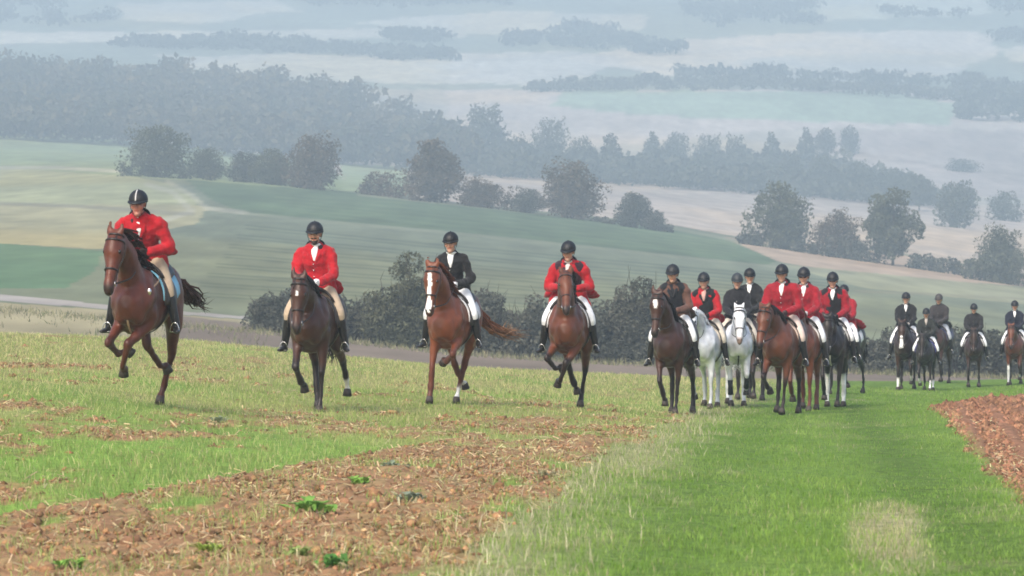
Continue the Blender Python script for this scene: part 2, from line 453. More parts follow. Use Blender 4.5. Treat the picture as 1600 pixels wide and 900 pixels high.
FIELDS = [   # outlines of the fields across the valley and their crop colours
    ([(-1500, 600), (3200, 640), (3200, 200), (-1500, 250)], (0.145, 0.165, 0.105)),        # big green field
    ([(-1500, 300), (-1500, 150), (60, 205), (540, 255), (700, 268), (700, 300), (540, 300), (290, 282), (200, 276), (0, 300)], (0.20, 0.245, 0.12)),
    ([(-1500, 330), (0, 318), (190, 300), (330, 325), (300, 350), (190, 375), (180, 390), (0, 380), (-1500, 370)], (0.29, 0.27, 0.15)),
    ([(-1500, 300), (0, 262), (200, 275), (275, 288), (320, 320), (200, 320), (0, 318), (-1500, 330)], (0.27, 0.28, 0.15)),
    ([(-1500, 370), (0, 380), (160, 392), (150, 420), (100, 450), (0, 450), (-1500, 440)], (0.085, 0.15, 0.080)),
    ([(290, 281), (540, 300), (740, 319), (1040, 352), (1130, 372), (1215, 408), (1190, 416), (900, 385), (700, 364), (520, 348), (380, 333), (330, 312)], (0.085, 0.125, 0.062)),
    ([(520, 258), (730, 268), (1000, 282), (1160, 294), (1400, 312), (1700, 330), (3200, 380), (3200, 470), (1600, 428), (1380, 391), (1160, 371), (1040, 350), (740, 319), (640, 308), (640, 285), (540, 290)], (0.40, 0.34, 0.28)),
    ([(535, 256), (640, 262), (640, 300), (535, 298)], (0.22, 0.27, 0.14)),
    ([(1130, 370), (1380, 393), (1600, 431), (3200, 480), (3200, 520), (1600, 448), (1300, 425), (1215, 408)], (0.34, 0.255, 0.18)),
    ([(1215, 412), (1600, 450), (3200, 520), (3200, 560), (1600, 475), (1350, 450)], (0.24, 0.24, 0.14)),
    ([(700, 135), (900, 140), (1500, 140), (3200, 190), (3200, 330), (1600, 205), (1250, 200), (1000, 225), (700, 240)], (0.46, 0.41, 0.36)),
    ([(880, 142), (1390, 143), (1500, 165), (1480, 195), (1250, 190), (1000, 180), (860, 165)], (0.27, 0.35, 0.25)),
    ([(1250, 205), (1600, 204), (3200, 240), (3200, 360), (1600, 310), (1400, 300), (1280, 250)], (0.33, 0.29, 0.26)),
    ([(-1500, 460), (0, 459), (160, 475), (390, 495), (390, 499), (160, 482), (0, 470), (-1500, 472)], (0.31, 0.29, 0.27)),   # pale road
    ([(-1500, 474), (0, 472), (160, 484), (390, 500), (390, 700), (-1500, 700)], (0.29, 0.26, 0.16)),
    ([(270, 492), (400, 508), (700, 545), (1000, 562), (1700, 585), (1700, 700), (180, 700)], (0.19, 0.155, 0.125)),
]
for poly, colr in FIELDS:
    cf[inpoly(pj, yj, poly)] = colr
# the hillside in the distance: strips of pale fields and dark ground
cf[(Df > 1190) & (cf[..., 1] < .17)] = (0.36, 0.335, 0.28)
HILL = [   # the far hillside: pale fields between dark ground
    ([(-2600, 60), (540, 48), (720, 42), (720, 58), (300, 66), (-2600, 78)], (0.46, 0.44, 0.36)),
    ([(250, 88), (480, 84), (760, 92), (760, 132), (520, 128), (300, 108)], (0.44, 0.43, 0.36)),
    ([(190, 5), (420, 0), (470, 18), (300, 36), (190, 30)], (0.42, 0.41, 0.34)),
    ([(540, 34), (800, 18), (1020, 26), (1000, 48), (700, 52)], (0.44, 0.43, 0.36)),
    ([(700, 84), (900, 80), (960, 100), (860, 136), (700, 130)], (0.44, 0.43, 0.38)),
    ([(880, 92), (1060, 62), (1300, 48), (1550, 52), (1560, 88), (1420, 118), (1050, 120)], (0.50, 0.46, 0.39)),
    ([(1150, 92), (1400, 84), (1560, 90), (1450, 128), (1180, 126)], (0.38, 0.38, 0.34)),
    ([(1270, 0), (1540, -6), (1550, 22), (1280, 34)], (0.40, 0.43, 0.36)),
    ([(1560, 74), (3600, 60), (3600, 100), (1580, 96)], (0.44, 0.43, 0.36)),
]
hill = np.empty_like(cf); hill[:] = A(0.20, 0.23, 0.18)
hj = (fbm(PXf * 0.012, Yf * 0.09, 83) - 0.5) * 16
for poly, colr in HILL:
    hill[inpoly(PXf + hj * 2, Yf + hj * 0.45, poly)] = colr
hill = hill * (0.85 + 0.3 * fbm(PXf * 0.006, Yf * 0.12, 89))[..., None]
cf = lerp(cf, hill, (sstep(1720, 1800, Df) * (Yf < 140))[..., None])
# pale tracks and boundaries between the fields
def stroke(pts, w, colr, a=1.0):
    global cf
    pts = np.asarray(pts, float); best = np.full(PXf.shape, 1e9)
    for (x0, y0), (x1, y1) in zip(pts[:-1], pts[1:]):
        dx, dy = x1 - x0, y1 - y0
        t = np.clip(((PXf - x0) * dx + (Yf - y0) * dy) / (dx * dx + dy * dy), 0, 1)
        best = np.minimum(best, np.hypot(PXf - x0 - t * dx, (Yf - y0 - t * dy) * 1.6))
    cf = lerp(cf, A(*colr), (a * sstep(w, w * 0.4, best))[..., None])
stroke([(330, 328), (520, 347), (700, 363), (900, 384), (1190, 415), (1330, 428)], 5, (0.20, 0.21, 0.14), 0.7)
stroke([(560, 304), (740, 322), (1040, 355), (1150, 376), (1300, 398)], 5, (0.22, 0.23, 0.15), 0.7)
stroke([(262, 284), (300, 305), (322, 325), (382, 332)], 7, (0.34, 0.33, 0.25), 0.6)
stroke([(230, 288), (270, 300), (300, 330), (240, 350)], 8, (0.36, 0.35, 0.27), 0.6)
stroke([(0, 318), (120, 322), (300, 335)], 7, (0.16, 0.15, 0.11), 0.6)
stroke([(0, 262), (90, 262), (190, 268)], 6, (0.34, 0.33, 0.25), 0.8)
for k in range(7):
    stroke([(120 + 22 * k, 455), (240 + 24 * k, 395), (330 + 24 * k, 340)], 4, (0.16, 0.19, 0.12), 0.35)
for k in range(8):      # tramlines along the big green field
    for o in (0, 5):
        stroke([(385 - 12 * k, 352 + 15 * k + o), (640, 378 + 14 * k + o), (900, 402 + 13 * k + o), (1320, 440 + 9 * k + o)], 2.6, (0.075, 0.095, 0.055), 0.75)
for k in range(6):
    stroke([(420 + 10 * k, 302 + 6 * k), (640, 318 + 7 * k), (900, 346 + 6 * k), (1150, 380 + 4 * k)], 2.8, (0.12, 0.16, 0.08), 0.5)
for k in range(5):
    stroke([(640, 272 + 10 * k), (1000, 300 + 9 * k), (1380, 340 + 9 * k)], 3, (0.30, 0.255, 0.21), 0.4)
stroke([(1000, 300), (1080, 318), (1200, 345)], 4, (0.25, 0.21, 0.18), 0.5)
stroke([(1230, 228), (1400, 250), (1600, 275)], 4, (0.16, 0.14, 0.12), 0.5)
stroke([(1340, 455), (1500, 462), (1650, 470)], 5, (0.18, 0.17, 0.11), 0.6)
n_c = fbm(Xf * 0.6, Df * 0.06, 97)[..., None]
cf = cf * (0.78 + 0.44 * n_a) * (0.80 + 0.40 * n_b) * (0.85 + 0.30 * n_c)
cf = lerp(cf, cf * A(1.25, 1.08, .8), 0.6 * sstep(.45, .7, fbm(Xf * 0.012, Df * 0.006, 99))[..., None])
me = np_mesh("hills", np.stack([Xf, Df, Zf], -1).reshape(-1, 3), [gridq(*Xf.shape)], M['far_fields'], cf.reshape(-1, 3), True)
tag(link("hills", me), "patchwork of hazy fields rising across the valley", kind="structure")

# ---------------------------------------------------------------- haze
def haze_box():
    zmin = min(Z.min(), Zf.min()) - 1.0
    zmax = max(Zf.max() + 2.0, 3.0)
    x0, x1, y0, y1 = Xf.min() - 30, Xf.max() + 30, -60.0, 3240.0
    V = A((x0, y0, zmin), (x1, y0, zmin), (x1, y1, zmin), (x0, y1, zmin), (x0, y0, zmax), (x1, y0, zmax), (x1, y1, zmax), (x0, y1, zmax))
    Q = A((3, 2, 1, 0), (4, 5, 6, 7), (0, 1, 5, 4), (1, 2, 6, 5), (2, 3, 7, 6), (3, 0, 4, 7)).astype(int)
    m = bpy.data.materials.new("haze_air"); m.use_nodes = True
    nt = m.node_tree; nt.nodes.remove(nt.nodes["Principled BSDF"])
    v = nt.nodes.new("ShaderNodeVolumePrincipled")
    v.inputs['Color'].default_value = (0.69, 0.88, 1.0, 1)
    v.inputs['Density'].default_value = 0.00076
    v.inputs['Anisotropy'].default_value = 0.0
    nt.links.new(v.outputs[0], nt.nodes["Material Output"].inputs['Volume'])
    tag(link("haze", np_mesh("haze", V, [Q], m)), kind="stuff")
haze_box()

# ---------------------------------------------------------------- ground cover
def blade_mesh(P, h, w, lean, col, tipcol, seed, seg2=True):
    """P (N,3) roots -> thin curved blades"""
    r = np.random.default_rng(seed); n = len(P)
    a = r.uniform(0, 2 * math.pi, n); side = np.stack([np.cos(a), np.sin(a), 0 * a], 1)
    b = r.uniform(0, 2 * math.pi, n); out = np.stack([np.cos(b), np.sin(b), 0 * b], 1) * (lean * h)[:, None]
    up = np.zeros((n, 3)); up[:, 2] = h
    W = (w / 2)[:, None]
    bl, br = P - side * W, P + side * W
    tip = P + up * (1 - 0.3 * lean[:, None] ** 2) + out
    if seg2:
        mid = P + up * 0.55 + out * 0.28
        V = np.stack([bl, br, mid + side * W * 0.8, mid - side * W * 0.8, tip], 1).reshape(-1, 3)
        k = np.arange(n)[:, None] * 5
        q = k + A(0, 1, 2, 3).astype(int); t = k + A(3, 2, 4).astype(int)
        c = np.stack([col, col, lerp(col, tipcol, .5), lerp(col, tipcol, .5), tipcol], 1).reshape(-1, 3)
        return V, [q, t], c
    V = np.stack([bl, br, tip], 1).reshape(-1, 3)
    t = np.arange(n)[:, None] * 3 + A(0, 1, 2).astype(int)
    c = np.stack([col, col, tipcol], 1).reshape(-1, 3)
    return V, [t], c

def scatter(n, px0, px1, d0, d1, seed, p=1.2):
    """random spots on the near field, thinning with distance"""
    r = np.random.default_rng(seed)
    u = r.random(n); e = 2 - p
    d = (d0 ** e + u * (d1 ** e - d0 ** e)) ** (1 / e)
    px = r.uniform(px0, px1, n)
    z = near_z(px, d); x = (px - 800) / F * d
    return px, d, x, z, HZ - z / d * F

def grow(name, label, n, keep, hgt, wid, colour, seed, d0=16, d1=100, p=1.35, px0=-200, px1=1850, mat='grass', near=34):
    px, d, x, z, y = scatter(n, px0, px1, d0, d1, seed, p)
    r = np.random.default_rng(seed + 1)
    k = r.random(n) < keep(px, y, x, d)
    px, d, x, z, y = px[k], d[k], x[k], z[k], y[k]
    P = np.stack([x, d, z - 0.01], 1)
    far = np.maximum(1, d / 30)
    h = hgt(px, y, x, d, r) ; w = wid * r.uniform(.7, 1.3, len(d)) * far ** 0.9
    lean = r.uniform(0.1, 0.9, len(d))
    col, tip = colour(px, y, x, d, r)
    parts = []
    nm = d < near
    out_v, out_f, out_c, off = [], [], [], 0
    for sel, two in ((nm, True), (~nm, False)):
        if not sel.any(): continue
        V, fs, c = blade_mesh(P[sel], h[sel], w[sel], lean[sel], col[sel], tip[sel], seed + 2, two)
        out_f += [f + off for f in fs]; out_v.append(V); out_c.append(c); off += len(V)
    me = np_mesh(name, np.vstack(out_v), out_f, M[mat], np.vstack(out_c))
    return tag(link(name, me), label, kind="stuff")

def lane_keep(px, y, x, d):
    lane, soil, pl = zones(px, y, x, d); dry = lane_dry(px, y, x, d)
    return lane * (0.95 - 0.3 * dry)
def lane_h(px, y, x, d, r):
    dry = lane_dry(px, y, x, d); tr = lane_track(px, y, d)
    n = fbm(x * 2.2, d * 0.9, 101)
    return (0.034 + 0.038 * n) * r.uniform(.6, 1.4, len(d)) * (1 - 0.4 * tr) * (1 + 0.4 * dry)
def lane_col(px, y, x, d, r):
    dry = lane_dry(px, y, x, d) ; tr = lane_track(px, y, d)
    n = fbm(x * 1.1, d * 0.35, 103); n2 = fbm(x * 4, d * 1.6, 105)
    g = lerp(A(0.145, 0.265, 0.034), A(0.33, 0.43, 0.11), np.clip(n * 1.1 + (n2 - .5) * .9 - 0.15, 0, 1)[:, None])
    g = lerp(g, A(0.055, 0.18, 0.012), (tr * 0.38)[:, None])
    isdry = r.random(len(d)) < dry * 0.5 + 0.04
    c = np.where(isdry[:, None], A(0.42, 0.39, 0.21) * r.uniform(.7, 1.25, (len(d), 1)), g * r.uniform(.75, 1.3, (len(d), 1)))
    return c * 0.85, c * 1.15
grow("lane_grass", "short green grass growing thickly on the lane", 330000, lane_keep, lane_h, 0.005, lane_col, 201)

def field_keep(px, y, x, d):
    lane, soil, pl = zones(px, y, x, d)
    l, r = edges(y)
    return (1 - lane) * (1 - pl) * np.clip(1.0 - soil * (0.92 - 0.5 * sstep(.48, .72, fbm(x * 1.3, d * .5, 119))), 0, 1) * (px < (l + r) / 2 + 500) * (d < np.interp(px, [0, 300, 700, 900, 1200, 1600], [82, 87, 97, 102, 110, 117]))
def field_h(px, y, x, d, r): return (0.05 + 0.05 * fbm(x * 1.5, d * .7, 111)) * r.uniform(.5, 1.4, len(d))
def field_col(px, y, x, d, r):
    n = fbm(x * 0.5, d * 0.2, 113); n2 = fbm(x * 0.3, d * 0.12, 117)
    g = lerp(A(0.19, 0.30, 0.06), A(0.34, 0.40, 0.13), np.clip(n * 1.3 - .1, 0, 1)[:, None])
    yel = r.random(len(d)) < 0.14 + 0.36 * sstep(0.42, 0.7, n2 + 0.25 * sstep(650, 590, y))
    c = np.where(yel[:, None], A(0.54, 0.48, 0.24), g) * r.uniform(.75, 1.3, (len(d), 1))
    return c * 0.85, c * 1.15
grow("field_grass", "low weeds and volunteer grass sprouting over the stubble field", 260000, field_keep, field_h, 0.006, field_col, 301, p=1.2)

# pale rank stems along the left edge of the lane and on the bare patch
def rank_keep(px, y, x, d):
    lane, soil, pl = zones(px, y, x, d)
    return lane_dry(px, y, x, d) * (0.25 + 0.75 * lane) * (1 - pl) * (px < 1480) * (0.3 + fbm(x * 3, d * 1.5, 121))
def rank_col(px, y, x, d, r):
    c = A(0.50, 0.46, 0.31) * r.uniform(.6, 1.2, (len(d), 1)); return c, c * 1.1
grow("dry_grass", "pale dry grass stems along the lane margin", 42000, rank_keep, lambda px, y, x, d, r: 0.13 * r.uniform(.4, 1.3, len(d)) * np.where(px > 1250, .28, 1), 0.005, rank_col, 401, mat='straw', px1=1500)

# clods and straw on the bare ground
def clods(name, label, n, where, colour, size, seed, px0, px1, d0, d1, small=False):
    px, d, x, z, y = scatter(n, px0, px1, d0, d1, seed, 1.3)
    r = np.random.default_rng(seed + 5)
    k = r.random(n) < where(px, y, x, d)
    x, d, z, px, y = x[k], d[k], z[k], px[k], y[k]; n = len(x)
    t = (1 + 5 ** .5) / 2
    octa = A((1, 0, 0), (-1, 0, 0), (0, 1, 0), (0, -1, 0), (0, 0, 1), (0, 0, -1)); of = np.array([(0, 2, 4), (2, 1, 4), (1, 3, 4), (3, 0, 4), (2, 0, 5), (1, 2, 5), (3, 1, 5), (0, 3, 5)])
    ico = nrm(A((-1, t, 0), (1, t, 0), (-1, -t, 0), (1, -t, 0), (0, -1, t), (0, 1, t), (0, -1, -t), (0, 1, -t), (t, 0, -1), (t, 0, 1), (-t, 0, -1), (-t, 0, 1)))
    fc = np.array([(0, 11, 5), (0, 5, 1), (0, 1, 7), (0, 7, 10), (0, 10, 11), (1, 5, 9), (5, 11, 4), (11, 10, 2), (10, 7, 6), (7, 1, 8), (3, 9, 4), (3, 4, 2), (3, 2, 6), (3, 6, 8), (3, 8, 9), (4, 9, 5), (2, 4, 11), (6, 2, 10), (8, 6, 7), (9, 8, 1)])
    if small: ico, fc = octa * 1.15, of
    m = len(ico)
    s = np.minimum(size * np.exp(r.normal(0, .42, n)), size * 2.4) * np.maximum(1, d / 40)
    V = ico[None] * r.uniform(.55, 1.35, (n, m, 1)) * (s[:, None] * r.uniform(.6, 1.2, (n, 3)))[:, None] * A(1, 1, .75)
    a = r.uniform(0, 6.28, n); ca, sa = np.cos(a)[:, None], np.sin(a)[:, None]
    V = np.stack([V[..., 0] * ca - V[..., 1] * sa, V[..., 0] * sa + V[..., 1] * ca, V[..., 2]], -1)
    V = V + np.stack([x, d, z + s * 0.15], 1)[:, None]
    T = (np.arange(n)[:, None, None] * m + fc).reshape(-1, 3)
    c = np.repeat(colour(n, r), m, 0)
    return tag(link(name, np_mesh(name, V.reshape(-1, 3), [T], M['clod'], c)), label, kind="stuff")
def left_soil(px, y, x, d):
    lane, soil, pl = zones(px, y, x, d); return soil * (1 - lane) * (1 - pl) * (d < 75)
clods("soil_clods", "crumbled red brown clods on the half tilled field", 44000, left_soil, lambda n, r: lerp(SOIL_C, A(.36, .26, .155), (r.random((n, 1)) < .10) * .6) * r.uniform(.45, 1.45, (n, 1)) * r.uniform(.92, 1.08, (n, 3)), 0.0145, 501, -150, 1150, 16, 70, True)
clods("large_clods", "larger turned clods on the half tilled field", 1500, left_soil, lambda n, r: SOIL_C * r.uniform(.6, 1.3, (n, 1)) * r.uniform(.92, 1.08, (n, 3)), 0.028, 511, -150, 1150, 16, 60)
clods("ploughed_clods", "turned red clods of the ploughed field", 36000, lambda px, y, x, d: zones(px, y, x, d)[2], lambda n, r: SOIL_R * r.uniform(.5, 1.5, (n, 1)) * r.uniform(.94, 1.06, (n, 3)), 0.024, 521, 1430, 1860, 28, 78, True)

def straws(name, label, n, where, seed, px0, px1):
    px, d, x, z, y = scatter(n, px0, px1, 16, 66, seed, 1.4)
    r = np.random.default_rng(seed + 5)
    k = r.random(n) < where(px, y, x, d)
    x, d, z = x[k], d[k], z[k]; n = len(x)
    P = np.stack([x, d, z + r.uniform(.012, .04, n)], 1)
    a = r.uniform(0, 6.28, n); e = r.normal(0.2, .45, n)
    L = r.uniform(.02, .075, n)[:, None] * (1 + (r.random((n, 1)) < .08)); w = 0.0034 * np.maximum(1, d / 24)[:, None] * r.uniform(.7, 1.8, (n, 1))
    T = np.stack([np.cos(a) * np.cos(e), np.sin(a) * np.cos(e), np.sin(e)], 1)
    S = nrm(np.cross(T, A(0, 0, 1) + r.normal(0, .5, (n, 3)))) * w
    N = nrm(np.cross(S, T)) * w * .7
    e0, e1 = P - T * L / 2, P + T * L / 2
    V = np.stack([e0 - S, e0 + S, e0 + N, e1 - S, e1 + S, e1 + N], 1).reshape(-1, 3)
    q = (np.arange(n)[:, None, None] * 6 + A((0, 1, 4, 3), (1, 2, 5, 4), (2, 0, 3, 5)).astype(int)).reshape(-1, 4)
    c = np.repeat(A(0.56, 0.46, 0.27) * r.uniform(.5, 1.35, (n, 1)) * r.uniform(.92, 1.08, (n, 3)), 6, 0)
    return tag(link(name, np_mesh(name, V, [q], M['straw'], c)), label, kind="stuff")
straws("straw_litter", "broken straw lying over the tilled soil", 15000, lambda px, y, x, d: np.clip(left_soil(px, y, x, d) * (0.2 + 1.2 * fbm(x * 2, d, 131)) , 0, 1), 601, -150, 1150)
straws("field_edge_straw", "dry straw along the edge of the ploughed field", 5000, lambda px, y, x, d: np.clip(zones(px, y, x, d)[2] * np.exp(-((px - edges(y)[1]) * d / F / 0.5) ** 2), 0, 1), 621, 1420, 1800)

# single leafy weeds in front
def weed(px, y, s, seed, label, tint=(0.10, 0.22, 0.035)):
    d = brent(px, y)
    r = np.random.default_rng(seed)
    root = empty("weed", ((px - 800) / F * d, d, float(near_z(px, d)) - 0.005))
    tag(root, label, "weed", "leafy weeds on the tilled soil")
    blade = None
    for k in range(44):
        g = Geo(); L = s * .75 * r.uniform(.55, 1.1); wv = L * r.uniform(.45, .65)
        t = np.linspace(0, 1, 6); wd = wv * np.sin(np.pi * np.clip(t * .96 + .03, 0, 1)) ** .8
        lift = r.uniform(.5, 1.5)
        cx = t * L; cz = L * lift * (t - .55 * t ** 2)
        rows = np.stack([np.stack([cx, -wd * .5, cz + wd * .15], 1), np.stack([cx, 0 * t, cz], 1), np.stack([cx, wd * .5, cz + wd * .15], 1)], 1)
        cc = A(*tint) * A(1.5, 1.3, 1.6) * r.uniform(.75, 1.35)
        g.sheet(rows, cc)
        lf = link("leaf", g.mesh("leaf", M['leaf']), root, (r.normal(0, s * .42), r.normal(0, s * .4), s * r.uniform(.1, .4)))
        lf.rotation_euler = (0, 0, r.uniform(0, 6.28))
    return root
def brent(px, y):
    lo, hi = 15.0, 110.0
    dd = np.linspace(lo, hi, 400); yy = HZ - near_z(np.full(400, px), dd) / dd * F
    i = np.where(yy < y)[0]
    return float(dd[i[0]]) if len(i) else hi
weed(488, 806, 0.14, 1, "widest leafy weed on the bare soil in front of the second rider", (0.11, 0.25, 0.04))
weed(640, 786, 0.10, 2, "grey green weed on the soil between the second and third riders", (0.16, 0.22, 0.13))
weed(560, 760, 0.10, 3, "bright leafy weed standing behind the widest weed", (0.12, 0.25, 0.04))
weed(524, 890, 0.09, 4, "dark leafy weed at the bottom edge of the soil", (0.06, 0.18, 0.03))
weed(104, 892, 0.09, 5, "bright weed at the bottom edge under the first horse", (0.12, 0.26, 0.04))
weed(326, 868, 0.09, 6, "yellow green weed low on the soil below the first rider", (0.18, 0.27, 0.04))
weed(466, 876, 0.08, 7, "small light weed just behind the dark leafy weed", (0.16, 0.26, 0.06))
weed(615, 735, 0.09, 8, "small grey weed at the far edge of the bare soil", (0.16, 0.22, 0.12))
weed(340, 662, 0.10, 9, "pale weed in the brown strip beyond the green wedge", (0.22, 0.29, 0.15))
weed(850, 748, 0.08, 10, "pale weed at the margin where soil meets the lane", (0.26, 0.28, 0.14))

# ---------------------------------------------------------------- trees, hedges, woods
def clump_points(lobes, n, r, fill=0.45):
    """points in and on a set of ellipsoid lobes (x, y, z, rx, ry, rz)"""
    lobes = np.asarray(lobes, float)
    wgt = lobes[:, 3] * lobes[:, 5]; wgt = wgt / wgt.sum()
    k = r.choice(len(lobes), n, p=wgt)
    v = nrm(r.normal(0, 1, (n, 3)))
    rad = np.where(r.random(n) < fill, r.random(n) ** (1 / 3), r.uniform(.82, 1.08, n))
    return lobes[k, :3] + v * rad[:, None] * lobes[k, 3:], k, v
def leaf_quads(P, size, col, r, out=None):
    n = len(P)
    nr = nrm(r.normal(0, 1, (n, 3)) + (0 if out is None else out * 0.8))
    a = nrm(np.cross(nr, r.normal(0, 1, (n, 3)))); b = np.cross(nr, a)
    s = (size * r.uniform(.55, 1.3, n))[:, None]
    V = np.stack([P - a * s, P - b * s * .55 + nr * s * .15, P + a * s, P + b * s * .55 + nr * s * .15], 1).reshape(-1, 3)
    q = np.arange(n)[:, None] * 4 + np.arange(4)
    return V, q, np.repeat(col, 4, 0)
def tree_data(seed, H, W, shape, n, leaf, cols):
    """shape: 'round', 'tall', 'wide', 'cone'"""
    r = np.random.default_rng(seed)
    cb = {'round': .0, 'tall': .0, 'wide': .02, 'cone': .0, 'airy': .14}[shape]
    lobes = [] if shape == 'airy' else [(0, 0, H * .50, W * .39, W * .39, H * .43), (0, 0, H * .52, W * .37, W * .37, H * .42), (W * .08, -W * .06, H * .25, W * .42, W * .42, H * .24)] if shape != 'cone' else [(0, 0, H * .40, W * .33, W * .33, H * .38)]
    nl = 15
    for k in range(nl):
        t = (k + .5) / nl
        zc = H * (cb + (1 - cb) * t * .86 + .05)
        prof = {'round': math.sin(math.pi * (.30 + .62 * t)) ** .7, 'tall': math.sin(math.pi * (.30 + .58 * t)) ** .6, 'wide': math.sin(math.pi * (.30 + .64 * t)) ** .6,
                'cone': (1 - t) ** .7 * .95 + .08, 'airy': math.sin(math.pi * (.15 + .75 * t)) ** .7}[shape]
        rr = W / 2 * prof
        for j in range(1 + (rr > W * .25) + (rr > W * .38)):
            a = r.uniform(0, 6.28); o = rr * r.uniform(.3, .72)
            s = max(W * .09, rr * r.uniform(.32, .58)) * (.75 if shape == 'airy' else 1)
            lobes.append((math.cos(a) * o, math.sin(a) * o, zc + r.normal(0, H * .03), s, s, s * r.uniform(.6, .95)))
    for j in range(11):
        a, t = r.uniform(0, 6.28), r.uniform(.12, .97)
        pr = W / 2 * math.sin(math.pi * (.30 + .60 * t)) ** .6 * (1 if shape != 'cone' else 1 - t * .8)
        s = W * r.uniform(.07, .15); lobes.append((math.cos(a) * pr * .92, math.sin(a) * pr * .92, H * t, s, s, s * .9))
    P, k, v = clump_points(lobes, n, r)
    tone = r.uniform(0, 1, len(lobes))[k] * .65 + r.random(n) * .35
    c = lerp(np.asarray(cols[0]), np.asarray(cols[1]), tone[:, None]) * r.uniform(.85, 1.15, (n, 1))
    V, q, cc = leaf_quads(P, leaf, c, r, v)
    crown = np_mesh("crown", V, [q], M['leaf'], cc)
    g = Geo()
    tr = H * .022 + .05
    top = A(r.normal(0, W * .03), r.normal(0, W * .03), H * .82)
    g.tube(catmull([A(0, 0, -.4), A(0, 0, 0), top * A(.3, .3, .4), top], 8), np.linspace(tr * 1.25, tr * .2, 8), n=8)
    for j in range(9):
        l = lobes[r.integers(len(lobes))]
        z0 = max(H * .12, l[2] * r.uniform(.45, .7))
        g.tube(catmull([A(0, 0, z0), A(l[0] * .5, l[1] * .5, z0 + (l[2] - z0) * .6), A(l[0], l[1], l[2])], 6), np.linspace(tr * .5, tr * .1, 6), n=6)
    return crown, g.mesh("trunk", M['bark'], color=False)
OLIVE = ((0.070, 0.078, 0.048), (0.110, 0.112, 0.068)); RUSSET = ((0.082, 0.072, 0.050), (0.135, 0.102, 0.070)); DARK = ((0.055, 0.062, 0.048), (0.120, 0.118, 0.090))
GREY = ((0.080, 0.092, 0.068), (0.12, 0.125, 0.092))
PROTO = {}
def proto(shape, tone, n=6500, var=0):
    key = (shape, tone, n, var)
    if key not in PROTO:
        cols = {'olive': OLIVE, 'russet': RUSSET, 'dark': DARK, 'grey': GREY}[tone]
        W = {'round': 10, 'tall': 8, 'wide': 12, 'cone': 7, 'airy': 9}[shape]
        PROTO[key] = tree_data(hash_str(shape + tone) + 37 * var, 10.0, W, shape, n, 0.27 if n > 2000 else 0.42, cols) + (W,)
    return PROTO[key]
def hash_str(s): return sum((i + 1) * ord(c) for i, c in enumerate(s)) % 9973
def plant_tree(px0, px1, ytop, ybase, d, shape, tone, label, group, n=6500, rz=None, kind="tree"):
    crown, trunk, W = proto(shape, tone, n, int(px0) % 3)
    s = d / F
    px = (px0 + px1) / 2
    z = float(land(px, d)[0])
    H, w = max((HZ - z / s - ytop) * s, (ybase - ytop) * s * .8), (px1 - px0) * s
    root = empty(kind, ((px - 800) * s, d, z - 0.1), random.uniform(0, 6.28) if rz is None else rz)
    root.scale = (w / W, w / W, H / 10.0)
    tag(root, label, kind, group)
    link("trunk", trunk, root); link("crown", crown, root)
    return root
G1 = "field trees along the hedgerow across the valley"
ROW = [
    (190, 297, 190, 276, 665, 'wide', 'olive', "broad spreading tree at the left end of the hedgerow across the valley"),
    (292, 356, 228, 281, 680, 'round', 'olive', "small bushy tree next to the broad spreading tree at the hedgerow end"),
    (354, 414, 234, 290, 665, 'round', 'dark', "low round tree leaning against the bigger domed tree in the hedgerow"),
    (392, 458, 228, 296, 660, 'round', 'olive', "low tree squeezed between the low round tree and the domed russet tree"),
    (440, 537, 206, 302, 655, 'round', 'russet', "big domed russet tree above the second rider"),
    (634, 724, 212, 320, 640, 'tall', 'russet', "tall egg shaped russet tree above the rider in black on the white faced horse"),
    (714, 784, 274, 324, 638, 'round', 'russet', "short tree at the foot of the tall egg shaped tree"),
    (796, 858, 292, 335, 635, 'round', 'dark', "short dark tree beside the large peaked tree"),
    (842, 946, 246, 341, 630, 'round', 'russet', "large peaked tree above the fourth rider"),
    (960, 1018, 296, 352, 620, 'tall', 'dark', "small dark tree standing alone at the edge of the pale field"),
    (1002, 1042, 326, 356, 618, 'round', 'dark', "stub of a bush joined to the small dark lone tree"),
    (1166, 1270, 278, 372, 600, 'round', 'olive', "large round tree above the red coats in the middle of the group"),
    (1272, 1350, 324, 386, 590, 'round', 'russet', "broad low tree right beside the large round tree"),
    (1348, 1442, 300, 391, 585, 'airy', 'olive', "loose open crowned tree with light showing through below"),
    (1524, 1600, 350, 424, 560, 'round', 'olive', "rounded tree over the thicket beyond the last rider"),
]
for a in ROW: plant_tree(*a, G1)

